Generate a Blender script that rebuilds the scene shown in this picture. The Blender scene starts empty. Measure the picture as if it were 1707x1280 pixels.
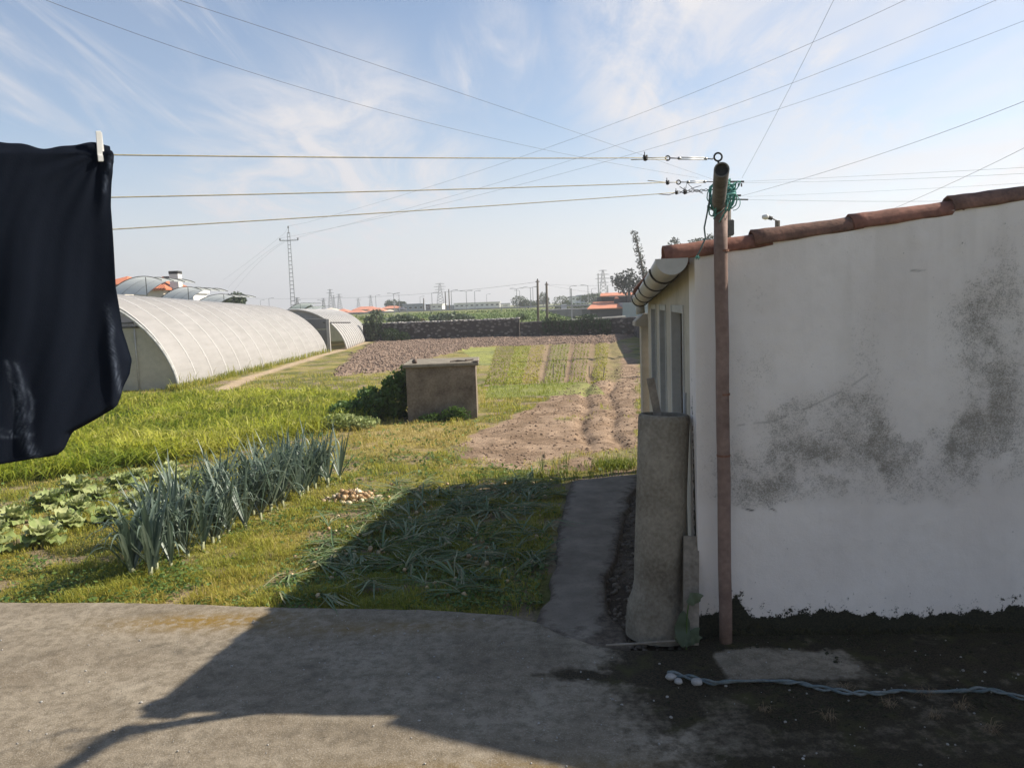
import bpy, math, random
import numpy as np
from mathutils import Vector, Matrix, Euler

# ------------------------------------------------------------------ camera, sky, sun, exposure
S = bpy.context.scene
COL = S.collection
FPX, CX, CY = 1300.0, 853.5, 640.0
PITCH, ROLL, CAMZ = 5.8, -2.0, 2.0
cam_d = bpy.data.cameras.new('camera')
cam = bpy.data.objects.new('camera', cam_d); COL.objects.link(cam)
cam_d.sensor_fit = 'HORIZONTAL'; cam_d.sensor_width = 36.0
cam_d.lens = 36.0 * FPX / 1707.0
cam_d.clip_start = 0.05; cam_d.clip_end = 20000
CAMR = (Matrix.Rotation(math.radians(90 - PITCH), 3, 'X') @ Matrix.Rotation(math.radians(ROLL), 3, 'Z'))
cam.matrix_world = Matrix.Translation((0, 0, CAMZ)) @ CAMR.to_4x4()
S.camera = cam

HAZE = 0.0011
SUN_EL, SUN_X, SUN_Y = 38.0, 1.25, 0.30        # the sun stands right of the view and a little ahead
W = bpy.data.worlds.new("World"); S.world = W; W.use_nodes = True
nt = W.node_tree; N = nt.nodes; L = nt.links
for n in list(N): N.remove(n)
def nn(t, **k):
    n = N.new(t)
    for a, b in k.items(): setattr(n, a, b)
    return n
out = nn('ShaderNodeOutputWorld'); bg = nn('ShaderNodeBackground'); bg.inputs[1].default_value = 0.082
sky = nn('ShaderNodeTexSky', sky_type='NISHITA'); sky.sun_disc = False
sky.sun_elevation = math.radians(SUN_EL); sky.sun_rotation = math.atan2(SUN_X, SUN_Y)
sky.air_density = 1.0; sky.dust_density = 0.25; sky.ozone_density = 2.2; sky.altitude = 0
tc = nn('ShaderNodeTexCoord'); sp = nn('ShaderNodeSeparateXYZ'); L.new(tc.outputs['Generated'], sp.inputs[0])
def wm(op, a, b=None, clamp=False):
    m = nn('ShaderNodeMath', operation=op); m.use_clamp = clamp
    for i, v in enumerate((a, b)):
        if v is None: continue
        if isinstance(v, (int, float)): m.inputs[i].default_value = v
        else: L.new(v, m.inputs[i])
    return m.outputs[0]
zz = wm('ADD', wm('MAXIMUM', sp.outputs[2], 0.0), 0.12)
u_ = wm('DIVIDE', sp.outputs[0], zz); v_ = wm('DIVIDE', sp.outputs[1], zz)
cmb = nn('ShaderNodeCombineXYZ'); L.new(u_, cmb.inputs[0]); L.new(v_, cmb.inputs[1])
def cloud(rot, sc, nscale, lo, hi, seed, dist=0.6, rough=0.62):
    mp = nn('ShaderNodeMapping'); mp.inputs['Rotation'].default_value = (0, 0, math.radians(rot)); mp.inputs['Scale'].default_value = (sc[0], sc[1], 1)
    mp.inputs['Location'].default_value = (seed, seed * 1.7, 0)
    L.new(cmb.outputs[0], mp.inputs[0])
    nz = nn('ShaderNodeTexNoise'); nz.inputs['Scale'].default_value = nscale; nz.inputs['Detail'].default_value = 8
    nz.inputs['Roughness'].default_value = rough; nz.inputs['Distortion'].default_value = dist
    L.new(mp.outputs[0], nz.inputs['Vector'])
    r = nn('ShaderNodeMapRange', interpolation_type='SMOOTHSTEP'); r.inputs[1].default_value = lo; r.inputs[2].default_value = hi
    L.new(nz.outputs[0], r.inputs[0]); return r.outputs[0]
def patch(px, py, r0, r1):
    v = (CAMR @ Vector(((px - CX) / FPX, -(py - CY) / FPX, -1.0))).normalized()      # a cloud bank sits in this direction of the sky
    d = nn('ShaderNodeVectorMath', operation='DOT_PRODUCT'); L.new(tc.outputs['Generated'], d.inputs[0]); d.inputs[1].default_value = v
    r = nn('ShaderNodeMapRange', interpolation_type='SMOOTHSTEP'); r.inputs[1].default_value = math.cos(math.radians(r1)); r.inputs[2].default_value = math.cos(math.radians(r0)); L.new(d.outputs['Value'], r.inputs[0]); return r.outputs[0]
def wmax(*a):
    r = a[0]
    for b_ in a[1:]: r = wm('MAXIMUM', r, b_)
    return r
c1 = cloud(28, (0.25, 1.0), 0.9, 0.40, 0.78, 3.1)
c2 = cloud(-35, (0.22, 1.3), 1.6, 0.50, 0.85, 8.4, 1.0)
c3 = cloud(10, (0.8, 0.8), 0.45, 0.40, 0.65, 1.3, 0.3, 0.5)
high = nn('ShaderNodeMapRange', interpolation_type='SMOOTHSTEP'); high.inputs[1].default_value = .42; high.inputs[2].default_value = .75; high.inputs[3].default_value = 1.0; high.inputs[4].default_value = .15; L.new(sp.outputs[2], high.inputs[0])
veil = wm('MULTIPLY', wm('MAXIMUM', wm('MULTIPLY', c1, 0.62), wm('MULTIPLY', c2, 0.5)), wm('ADD', wm('MULTIPLY', c3, 0.8), 0.2))
hz = nn('ShaderNodeMapRange', interpolation_type='SMOOTHERSTEP'); hz.inputs[1].default_value = -.06; hz.inputs[2].default_value = 0.28
hz.inputs[3].default_value = 0.92; hz.inputs[4].default_value = 0.0; L.new(sp.outputs[2], hz.inputs[0])
streak = cloud(-12, (1.5, 0.16), 2.2, 0.36, 0.80, 5.3, 0.9, 0.6); soft = cloud(20, (.5, .5), 1.3, 0.30, 0.72, 2.2, 0.5, 0.55); fluff = cloud(-25, (1.1, .5), 2.6, 0.34, 0.70, 4.4, 0.8, 0.68); thin = cloud(62, (1.6, 0.22), 2.4, 0.42, 0.82, 7.7, 1.2, 0.62)
banks = wmax(wm('MULTIPLY', wmax(patch(1130, 90, 1, 10), wm('MULTIPLY', patch(1280, 260, 3, 15), .9)), wm('MULTIPLY', wm('ADD', wm('MULTIPLY', streak, .40), wm('MULTIPLY', fluff, .70)), 1.0)),
  wm('MULTIPLY', patch(1560, 220, 5, 18), wm('ADD', wm('MULTIPLY', soft, .75), wm('MULTIPLY', streak, .3))),
  wm('MULTIPLY', wmax(patch(150, 90, 3, 13), wm('MULTIPLY', patch(820, 100, .5, 5), 1.2)), wm('ADD', wm('MULTIPLY', thin, .85), .06)),
  wm('MULTIPLY', patch(560, 370, 3, 15), wm('ADD', wm('MULTIPLY', fluff, .75), wm('ADD', wm('MULTIPLY', thin, .35), .15))))
veil = wmax(wm('MULTIPLY', veil, wm('MULTIPLY', high.outputs[0], .40)), banks)
fac = wm('MAXIMUM', veil, hz.outputs[0])
fac = wm('ADD', fac, wm('MULTIPLY', wm('MULTIPLY', veil, wm('SUBTRACT', 1.0, hz.outputs[0])), 0.25), True)
mix = nn('ShaderNodeMix', data_type='RGBA'); L.new(fac, mix.inputs[0]); L.new(sky.outputs[0], mix.inputs[6])
mix.inputs[7].default_value = (5.35, 5.3, 5.55, 1)
L.new(mix.outputs[2], bg.inputs[0]); L.new(bg.outputs[0], out.inputs[0])

sd = bpy.data.lights.new('sun', 'SUN'); sd.energy = 5.0; sd.angle = math.radians(0.6); sd.color = (1.0, 0.92, 0.80)
so = bpy.data.objects.new('sun', sd); COL.objects.link(so)
hv = Vector((SUN_X, SUN_Y, 0)).normalized() * math.cos(math.radians(SUN_EL))
so.rotation_euler = Vector((hv.x, hv.y, math.sin(math.radians(SUN_EL)))).to_track_quat('Z', 'Y').to_euler()
so.location = (20, 5, 20)
S.view_settings.view_transform = 'Standard'; S.view_settings.look = 'None'
S.view_settings.exposure = 0.85; S.view_settings.gamma = 1.0; S.view_settings.use_curve_mapping = False

# ------------------------------------------------------------------ helpers
random.seed(7); RNG = np.random.default_rng(11)
def ray(px, py):
    v = CAMR @ Vector(((px - CX) / FPX, -(py - CY) / FPX, -1.0)); return v
def P(px, py, d):                      # the world point seen at a photo pixel, d metres ahead
    v = ray(px, py); return Vector((v.x / v.y * d, d, CAMZ + v.z / v.y * d))
def G(px, py, z=0.0):
    v = ray(px, py); t = (z - CAMZ) / v.z; return Vector((v.x * t, v.y * t, z))

def h2(ix, iy, s):
    n = (ix.astype(np.int64) * 374761393 + iy.astype(np.int64) * 668265263 + s * 974634777) & 0xffffffff
    n = ((n ^ (n >> 13)) * 1274126177) & 0xffffffff
    return ((n ^ (n >> 16)) & 0xffff) / 65535.0
def vn(x, y, s=0):
    x = np.asarray(x, float); y = np.asarray(y, float)
    ix = np.floor(x); iy = np.floor(y); fx = x - ix; fy = y - iy
    fx = fx * fx * (3 - 2 * fx); fy = fy * fy * (3 - 2 * fy)
    a = h2(ix, iy, s); b = h2(ix + 1, iy, s); c = h2(ix, iy + 1, s); d = h2(ix + 1, iy + 1, s)
    return a + (b - a) * fx + (c - a) * fy + (a - b - c + d) * fx * fy
def fbm(x, y, s=0, o=4):
    r = 0; a = 0.5; t = 0
    for i in range(o):
        r = r + a * vn(np.asarray(x) * 2 ** i, np.asarray(y) * 2 ** i, s + i * 17); t += a; a *= 0.5
    return r / t
def sst(a, b, x):
    t = np.clip((np.asarray(x, float) - a) / (b - a), 0, 1); return t * t * (3 - 2 * t)
def inpoly(x, y, poly):
    x = np.asarray(x); y = np.asarray(y); r = np.zeros(x.shape, bool); n = len(poly)
    for i in range(n):
        x0, y0 = poly[i]; x1, y1 = poly[(i + 1) % n]
        c = ((y0 > y) != (y1 > y)) & (x < (x1 - x0) * (y - y0) / ((y1 - y0) or 1e-9) + x0)
        r ^= c
    return r

def worldloc(o):
    v = Vector((0, 0, 0))
    while o is not None: v += o.location; o = o.parent
    return v
def link(name, me, mat, parent=None, org=None):
    o = bpy.data.objects.new(name, me); COL.objects.link(o)
    if mat is not None:
        for m in (mat if isinstance(mat, (list, tuple)) else [mat]): me.materials.append(m)
    if parent is not None: o.parent = parent
    if org is not None: o.location = org
    return o
def mesh(name, V, F, mat, parent=None, org=None, smooth=False, attrs=None, local=False):
    """one mesh object; V in world coordinates (unless local); org = its own origin when top-level"""
    V = np.asarray(V, float).reshape(-1, 3)
    if not local:
        if parent is not None: V = V - np.array(worldloc(parent))
        elif org is not None: V = V - np.array(org)
    me = bpy.data.meshes.new(name)
    if isinstance(F, np.ndarray):
        k = F.shape[1]; n = len(F)
        me.vertices.add(len(V)); me.vertices.foreach_set('co', V.astype(np.float32).ravel())
        me.loops.add(n * k); me.loops.foreach_set('vertex_index', F.astype(np.int32).ravel())
        me.polygons.add(n); me.polygons.foreach_set('loop_start', np.arange(0, n * k, k, dtype=np.int32))
        me.update(calc_edges=True)
    else:
        me.from_pydata([tuple(v) for v in V], [], F); me.update()
    if smooth: me.polygons.foreach_set('use_smooth', [True] * len(me.polygons))
    if attrs:
        for k_, a in attrs.items():
            a = np.asarray(a, np.float32)
            if a.ndim == 1:
                at = me.attributes.new(k_, 'FLOAT', 'POINT'); at.data.foreach_set('value', a)
            else:
                at = me.attributes.new(k_, 'FLOAT_COLOR', 'POINT')
                at.data.foreach_set('color', np.concatenate([a, np.ones((len(a), 1), np.float32)], 1).ravel())
    return link(name, me, mat, parent, org)
def tag(o, label=None, cat=None, group=None, kind=None):
    if label: o['label'] = label
    if cat: o['category'] = cat
    if group: o['group'] = group
    if kind: o['kind'] = kind
    return o
def empty(name, loc, label, cat, group=None, rz=0):
    o = bpy.data.objects.new(name, None); COL.objects.link(o); o.location = loc; o.rotation_euler = (0, 0, rz)
    o.empty_display_size = 0.1
    return tag(o, label, cat, group)
def copy_tree(o, parent=None):
    c = o.copy(); COL.objects.link(c); c.parent = parent
    for ch in list(o.children): copy_tree(ch, c)
    return c

class MB:
    def __init__(s): s.V = []; s.F = []
    def add(s, V, F):
        b = len(s.V); s.V += [tuple(v) for v in V]; s.F += [tuple(i + b for i in f) for f in F]
    def box(s, x0, x1, y0, y1, z0, z1, M=None):
        V = [Vector((x, y, z)) for x in (x0, x1) for y in (y0, y1) for z in (z0, z1)]
        if M is not None: V = [M @ v for v in V]
        s.add(V, [(0, 1, 3, 2), (4, 6, 7, 5), (0, 4, 5, 1), (2, 3, 7, 6), (0, 2, 6, 4), (1, 5, 7, 3)]); return s
    def bevbox(s, x0, x1, y0, y1, z0, z1, b, M=None):
        bm = []
        for z, k in ((z0, b), (z0 + b, 0), (z1 - b, 0), (z1, b)):
            bm.append([(x0 + k, y0 + k, z), (x1 - k, y0 + k, z), (x1 - k, y1 - k, z), (x0 + k, y1 - k, z)])
        V = [Vector(v) for r in bm for v in r]
        if M is not None: V = [M @ v for v in V]
        F = [(3, 2, 1, 0), (12, 13, 14, 15)]
        for r in range(3):
            for i in range(4): j = (i + 1) % 4; F.append((r * 4 + i, r * 4 + j, r * 4 + 4 + j, r * 4 + 4 + i))
        s.add(V, F); return s
    def tube(s, pts, r, n=8, cap=True, closed=False):
        pts = [Vector(p) for p in pts]; m = len(pts); rs = r if isinstance(r, (list, tuple)) else [r] * m
        V = []; up = None
        for i, p in enumerate(pts):
            if closed: d = pts[(i + 1) % m] - pts[i - 1]
            else: d = pts[min(i + 1, m - 1)] - pts[max(i - 1, 0)]
            d = d.normalized()
            if up is None: up = Vector((0, 0, 1)) if abs(d.z) < 0.9 else Vector((1, 0, 0))
            a = d.cross(up)
            if a.length < 1e-5: a = d.cross(Vector((0.3, 1, 0.1)))
            a.normalize(); b = a.cross(d).normalized(); up = b
            for k in range(n):
                t = 2 * math.pi * k / n; V.append(p + (a * math.cos(t) + b * math.sin(t)) * rs[i])
        F = []
        for i in range(m if closed else m - 1):
            for k in range(n):
                k2 = (k + 1) % n; i2 = (i + 1) % m; F.append((i * n + k, i2 * n + k, i2 * n + k2, i * n + k2))
        if cap and not closed: F += [tuple(range(n)), tuple(range(m * n - 1, m * n - n - 1, -1))]
        s.add(V, F); return s
    def lathe(s, prof, n=24, M=None, close=False):
        V = []
        for (r, z) in prof:
            for k in range(n):
                t = 2 * math.pi * k / n; V.append(Vector((r * math.cos(t), r * math.sin(t), z)))
        if M is not None: V = [M @ v for v in V]
        F = []; m = len(prof)
        for i in range(m if close else m - 1):
            for k in range(n):
                k2 = (k + 1) % n; i2 = (i + 1) % m; F.append((i * n + k, i * n + k2, i2 * n + k2, i2 * n + k))
        s.add(V, F); return s
    def build(s, name, mat, parent=None, org=None, smooth=False, local=False):
        return mesh(name, s.V, s.F, mat, parent, org, smooth, None, local)

# ------------------------------------------------------------------ materials
def mat(name):
    m = bpy.data.materials.new(name); m.use_nodes = True
    n = m.node_tree.nodes; b = n['Principled BSDF']; b.inputs['Specular IOR Level'].default_value = 0.25
    return m, m.node_tree, b
class NT:
    def __init__(s, t): s.t = t
    def n(s, ty, **k):
        x = s.t.nodes.new(ty)
        for a, b in k.items(): setattr(x, a, b)
        return x
    def put(s, sock, v):
        if isinstance(v, bpy.types.NodeSocket): s.t.links.new(v, sock)
        elif isinstance(v, (tuple, list)): sock.default_value = tuple(v) + ((1,) if len(v) == 3 and len(sock.default_value) == 4 else ())
        else: sock.default_value = v
    def math(s, op, a, b=None, clamp=False):
        m = s.n('ShaderNodeMath', operation=op); m.use_clamp = clamp; s.put(m.inputs[0], a)
        if b is not None: s.put(m.inputs[1], b)
        return m.outputs[0]
    def mix(s, f, a, b, bt='MIX'):
        m = s.n('ShaderNodeMix', data_type='RGBA', blend_type=bt); s.put(m.inputs[0], f); s.put(m.inputs[6], a); s.put(m.inputs[7], b); return m.outputs[2]
    def co(s, kind='Object', scale=None):
        t = s.n('ShaderNodeTexCoord').outputs[kind]
        if scale is not None:
            mp = s.n('ShaderNodeMapping'); mp.inputs['Scale'].default_value = scale; s.t.links.new(t, mp.inputs[0]); t = mp.outputs[0]
        return t
    def noise(s, sc, det=4, rough=0.55, vec=None, dist=0):
        x = s.n('ShaderNodeTexNoise'); x.inputs['Scale'].default_value = sc; x.inputs['Detail'].default_value = det
        x.inputs['Roughness'].default_value = rough; x.inputs['Distortion'].default_value = dist
        s.t.links.new(vec if vec is not None else s.co(), x.inputs['Vector']); return x.outputs[0]
    def vor(s, sc, vec=None, feat='F1'):
        x = s.n('ShaderNodeTexVoronoi', feature=feat); x.inputs['Scale'].default_value = sc
        s.t.links.new(vec if vec is not None else s.co(), x.inputs['Vector']); return x.outputs['Distance']
    def rng(s, v, a, b, c=0.0, d=1.0):
        x = s.n('ShaderNodeMapRange'); x.inputs[1].default_value = a; x.inputs[2].default_value = b; x.inputs[3].default_value = c; x.inputs[4].default_value = d
        s.put(x.inputs[0], v); return x.outputs[0]
    def attr(s, name, out='Fac'): 
        x = s.n('ShaderNodeAttribute', attribute_name=name); return x.outputs[out]
    def bump(s, h, st, dist, b):
        x = s.n('ShaderNodeBump'); x.inputs['Strength'].default_value = st; x.inputs['Distance'].default_value = dist
        s.put(x.inputs['Height'], h); s.t.links.new(x.outputs[0], b.inputs['Normal'])
def simple(name, c1, c2, sc=8, rough=0.8, bump=0.3, bdist=0.005, metal=0, det=5, lo=0.35, hi=0.65, fine=6):
    m, t, b = mat(name); q = NT(t)
    n1 = q.noise(sc, det); n2 = q.noise(sc * fine, 4)
    f = q.rng(q.math('ADD', q.math('MULTIPLY', n1, 0.65), q.math('MULTIPLY', n2, 0.35)), lo, hi)
    q.put(b.inputs['Base Color'], q.mix(f, c1, c2)); b.inputs['Roughness'].default_value = rough; b.inputs['Metallic'].default_value = metal
    if bump: q.bump(n2, bump, bdist, b)
    return m
def leafmat(name, cols, trans=0.35, rough=0.55, spec=0.3):
    """colour by the per-leaf attribute v; a share of the light passes through"""
    m, t, b = mat(name); q = NT(t)
    r = q.n('ShaderNodeValToRGB'); e = r.color_ramp.elements
    for i, (p, c) in enumerate(cols):
        el = e[i] if i < 2 else e.new(p)
        el.position = p; el.color = tuple(c) + (1,)
    q.put(r.inputs[0], q.attr('v')); b.inputs['Roughness'].default_value = rough; b.inputs['Specular IOR Level'].default_value = spec
    q.put(b.inputs['Base Color'], r.outputs[0])
    tr = q.n('ShaderNodeBsdfTranslucent'); q.put(tr.inputs[0], r.outputs[0])
    mx = q.n('ShaderNodeMixShader'); mx.inputs[0].default_value = trans
    t.links.new(b.outputs[0], mx.inputs[1]); t.links.new(tr.outputs[0], mx.inputs[2])
    t.links.new(mx.outputs[0], t.nodes['Material Output'].inputs[0]); return m

M = {}
M['grass'] = leafmat('grass', [(0.0, (.09, .135, .02)), (0.35, (.25, .28, .035)), (0.65, (.40, .37, .055)), (0.85, (.46, .36, .085)), (1.0, (.50, .40, .16))], .45)
M['tallgrass'] = leafmat('tall_grass', [(0.0, (.05, .10, .012)), (0.4, (.23, .30, .03)), (0.75, (.47, .48, .06)), (1.0, (.58, .54, .17))], 0.5)
M['weed'] = leafmat('weed', [(0.0, (.05, .10, .025)), (0.5, (.09, .16, .035)), (1.0, (.16, .22, .05))])
M['leek'] = leafmat('leek_leaf', [(0.0, (.06, .095, .062)), (0.5, (.12, .165, .12)), (0.8, (.22, .27, .20)), (1.0, (.42, .38, .17))], 0.3, 0.42, 0.45)
M['leekstem'] = leafmat('leek_stem', [(0.0, (.26, .30, .16)), (1.0, (.36, .34, .2))], 0.15)
M['cabbage'] = leafmat('cabbage_leaf', [(0.0, (.13, .20, .055)), (0.5, (.27, .33, .11)), (1.0, (.46, .48, .22))], 0.3)
M['onionleaf'] = leafmat('onion_leaf', [(0.0, (.07, .125, .05)), (0.5, (.145, .21, .095)), (0.8, (.24, .26, .125)), (1.0, (.40, .35, .20))], 0.2)
M['onion'] = leafmat('onion_skin', [(0.0, (.34, .19, .08)), (0.4, (.46, .29, .14)), (0.75, (.58, .42, .24)), (1.0, (.70, .58, .38))], 0.08, 0.4, 0.4)
M['darkleaf'] = leafmat('dark_foliage', [(0.0, (.025, .05, .018)), (0.6, (.05, .085, .028)), (1.0, (.10, .13, .045))], 0.25)
M['greyleaf'] = leafmat('grey_green_foliage', [(0.0, (.05, .075, .045)), (0.6, (.09, .12, .07)), (1.0, (.15, .17, .10))], 0.25)
M['cane'] = leafmat('cane', [(0.0, (.05, .10, .02)), (0.5, (.11, .17, .04)), (1.0, (.20, .23, .07))], 0.3)
M['ivy'] = leafmat('ivy', [(0.0, (.015, .04, .015)), (1.0, (.05, .09, .03))], 0.2)
M['straw'] = leafmat('straw', [(0.0, (.13, .085, .05)), (1.0, (.30, .22, .13))], 0.1)
M['bark'] = simple('bark', (.08, .06, .045), (.17, .14, .11), 14, 0.9, 0.6)

# ------------------------------------------------------------------ ground
YE_X = [-14, -9, -3.74, -2.83, -1.76, -.67, -.07, .12, .25, .42, .6, .98, 1.06, 1.2, 3.3, 8]
YE_Y = [6.3, 5.95, 5.46, 5.36, 5.19, 5.04, 4.90, 4.74, 4.56, 4.40, 4.32, 4.30, 4.42, 4.5, 4.5, 4.5]
def yedge(x): return np.interp(x, YE_X, YE_Y) + 0.035 * (vn(np.asarray(x) * 2.1, 0.5, 5) - .5) + 0.02 * (vn(np.asarray(x) * 9, 0.5, 6) - .5)
SOIL = [(-1.0, 11.1), (-.35, 10.1), (.1, 9.65), (1.7, 9.2), (1.9, 12), (2.6, 16), (3.6, 22), (4.8, 30), (5.6, 38.7), (4.6, 38.7), (3.7, 30), (2.7, 22), (2.0, 20.4), (1.3, 19), (.6, 16), (-.25, 13.6)]
CLOD = [(-8.4, 48), (-7.3, 36), (-5.6, 24.6), (-3.4, 26.3), (-3.5, 31), (-2.4, 36.5), (-1.9, 39.4), (5.0, 38.7), (7.4, 46), (7.4, 51), (-9, 51)]
TALL = [(-13, 9.6), (-6.3, 10.0), (-4.6, 11.1), (-3.7, 12.3), (-2.6, 14.6), (-3.1, 17.5), (-5.2, 19.6), (-9.0, 20.2), (-13, 20.6)]
PATHL = [(-.1, 4.6), (.07, 4.85), (.17, 5.15), (.26, 6.0), (.38, 7.2), (.60, 8.7)]
PATHR = [(.6, 4.6), (.50, 4.85), (.60, 5.6), (.84, 6.6), (1.06, 7.6), (1.45, 9.05)]
BOX = [(-2.0, 13.95), (-.55, 13.95), (-.5, 15.5), (-2.0, 15.5)]
def trackx(y, k): return np.interp(y, [10, 12, 16, 20.5, 28, 38, 48], [1.2, 1.35, 1.75, 2.35, 3.35, 4.45, 5.6]) + (k - .5) * np.interp(y, [10, 48], [.5, .75]) + .06 * np.sin(np.asarray(y) * 1.3 + k)
def gh(x, y):
    x = np.asarray(x, float); y = np.asarray(y, float)
    z = -.065 + .05 * (fbm(x * .9, y * .9, 1) - .5) * sst(4.5, 7, y)
    z = z + .014 * (vn(x * 7, y * 7, 3) - .5)
    lx = np.interp(y, [p[1] for p in PATHL], [p[0] for p in PATHL])
    dirt = sst(0, .15, x - lx) * sst(9.3, 8.7, y) * sst(4.3, 4.9, y)
    z = z * (1 - dirt) + dirt * (-.05 + .02 * (fbm(x * 6, y * 6, 7) - .5))
    z = np.where(y < yedge(x) - .06, -.30, z)
    c = inpoly(x + .35 * (vn(x * 1.3, y * 1.3, 8) - .5) * 2, y + .5 * (vn(x, y, 9) - .5), CLOD)
    z = z + np.where(c, .17 * (fbm(x * 2.6, y * 2.6, 21, 4) - .38), 0)
    for k in (0, 1):
        d = np.abs(x - trackx(y, k)); z = z - .065 * np.exp(-(d / .10) ** 2) * sst(10, 12, y) * sst(52, 48, y) * (0.5 + vn(x * 3, y * 3, 13))
    # soil patch: lumpy
    sp_ = inpoly(x, y, SOIL); z = z + np.where(sp_, .03 * (fbm(x * 5, y * 5, 15, 3) - .5), 0)
    # crop beds: shallow furrows
    u = bedu(x, y); inb = (u > 0) & (u < 1.0) & (y > 20.2) & (y < 39)
    z = z + np.where(inb, -.05 * np.exp(-((u - .47) / .018) ** 2) - .05 * np.exp(-((u - .68) / .018) ** 2) - .04 * np.exp(-((u - .86) / .016) ** 2), 0)
    # land beyond the stone wall: the motorway embankment on the left, low fields on the right
    k = sst(9, 3.2, x / np.maximum(y, 1) * 100)
    emb = sst(66, 98, y) * 1.22 * k + sst(100, 175, y) * 1.5 * (1 - k)
    z = z + emb + sst(60, 120, y) * .35 * (fbm(x * .08, y * .08, 31) - .5)
    return z
def bedu(x, y): return (x + .74) / np.maximum(3.15 + 2.45 * (np.asarray(y) - 20) / 18.5, .5)

def axis(segs):
    r = [segs[0][0]]
    for a, b, st, gr in segs:
        p = r[-1]; s = st
        while p < b - 1e-6: p += s; s *= gr; r.append(p)
    return np.array(r)
ypos = axis([(1.0, 4.4, .25, 1), (4.4, 12, .05, 1), (12, 24, .10, 1), (24, 52, .16, 1), (52, 140, .6, 1.02), (140, 1500, 4, 1.16)])
xp = axis([(-5.2, 2.6, .06, 1), (2.6, 9, .16, 1), (9, 40, .5, 1.06), (40, 1500, 4, 1.25)])
xn = -axis([(5.2, 11, .14, 1), (11, 60, .5, 1.05), (60, 1500, 4, 1.25)])[::-1]
xs = np.concatenate([xn[:-1], xp]); ys = np.concatenate([[-400, -60, -12, -3], ypos])
X, Y = np.meshgrid(xs, ys); x = X.ravel(); y = Y.ravel(); z = gh(x, y)
def c3(*a): return np.array(a)[None, :]
n1 = fbm(x * .8, y * .8, 41)[:, None]; n2 = fbm(x * 3.2, y * 3.2, 42)[:, None]; n3 = fbm(x * .22, y * .22, 43)[:, None]
def lerp(a, b, t): return a * (1 - t) + b * t
lawn = lerp(c3(.12, .125, .035), c3(.26, .22, .07), sst(.35, .65, n1)); lawn = lerp(lawn, c3(.27, .20, .14), sst(.56, .68, n2) * .8)
gcol = lawn.copy()
def zone(mask, col): 
    global gcol
    mask = np.asarray(mask, float)
    if mask.ndim == 1: mask = mask[:, None]
    gcol = lerp(gcol, col, mask)
jx = x + .5 * (fbm(x * 1.5, y * 1.5, 50) - .5); jy = y + .6 * (fbm(x * 1.4, y * 1.4, 51) - .5)
zone(inpoly(jx, jy, TALL), c3(.07, .08, .02))
dry = np.exp(-(((x + 1.4) / 1.3) ** 2 + ((y - 12.3) / 1.6) ** 2)); zone(dry * .8, c3(.30, .23, .075))
soilc = lerp(c3(.205, .14, .09), c3(.31, .22, .148), sst(.3, .7, n2))
zone(inpoly(jx, jy, SOIL), soilc); zone(sst(.66, .74, fbm(x * 1.1, y * .8, 52)) * inpoly(jx, jy, SOIL) * .6, c3(.17, .18, .06))
zone(sst(0, .1, x - np.interp(y, [p[1] for p in PATHL], [p[0] for p in PATHL])) * sst(9.25, 9.0, y) * (y > 4), lerp(c3(.065, .048, .034), c3(.14, .11, .08), sst(.35, .65, n2)))
# crop beds
u = bedu(x, jy * 0 + y); ub = u + .02 * (n2[:, 0] - .5)
inb = ((y > 20.2) & (y < 38.9) & (u > 0) & (u < 1.12))
bed = np.zeros((len(x), 3)) + c3(.19, .19, .075)
for a, b, c in ((.17, .31, (.24, .29, .07)), (.31, .44, (.26, .235, .11)), (.44, .50, (.235, .20, .115)), (.50, .655, (.22, .23, .10)), (.655, .70, (.21, .17, .10)), (.70, .84, (.25, .22, .12)), (.84, .88, (.21, .18, .10)), (.88, 1.12, (.25, .24, .10))):
    bed = np.where(((ub >= a) & (ub < b))[:, None], c3(*c), bed)
bed = lerp(bed * np.array([.95, .82, .9]), c3(.24, .17, .11), sst(.40, .66, n2) * .65)
zone(inb, bed)
lb = (x > -2.6) & (x < -.74) & (y > 27) & (y < 39) & (x > -2.6 + (39 - y) * .13); zone(lb * .9, lerp(c3(.20, .21, .08), c3(.26, .27, .08), sst(.4, .6, n1)))
zone(((y > 17.5) & (y < 20.2) & (x > -.6) & (x < 2.1)) * .7, c3(.20, .23, .06))
zone(inpoly(jx, jy, CLOD), lerp(c3(.17, .115, .082), c3(.29, .21, .155), sst(.3, .7, n2)))
zone((y > 38) * (y < 52) * (x > -9.5) * (x < -1.5) * 0, c3(0, 0, 0))
px_ = np.interp(y, [20, 22, 25.5, 35, 47, 52], [-7.6, -8.1, -8.55, -8.85, -9.1, -9.2]); zone(sst(.34, .18, np.abs(x - px_ + .15 * (n2[:, 0] - .5))) * (y > 21) * (y < 50), c3(.42, .32, .21))
far = lerp(c3(.12, .15, .045), c3(.24, .23, .10), sst(.35, .65, fbm(x * .06, y * .06, 60)[:, None])); zone(y > 52, far)
zone(sst(.25, .15, np.abs(n3[:, 0] - .5)) * (y > 60) * (y < 96) * .5, c3(.10, .15, .04))
idx = np.arange(len(xs) * len(ys)).reshape(len(ys), len(xs))
F = np.stack([idx[:-1, :-1], idx[:-1, 1:], idx[1:, 1:], idx[1:, :-1]], -1).reshape(-1, 4)
m, t, b = mat('ground'); q = NT(t)
nA = q.noise(9, 6, .65); nB = q.noise(60, 5, .65); nC = q.noise(2.2, 4)
v = q.math('MULTIPLY', q.rng(nA, .3, .7, .72, 1.28), q.rng(nB, .3, .7, .75, 1.25)); v = q.math('MULTIPLY', v, q.rng(nC, .3, .7, .88, 1.12))
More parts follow.
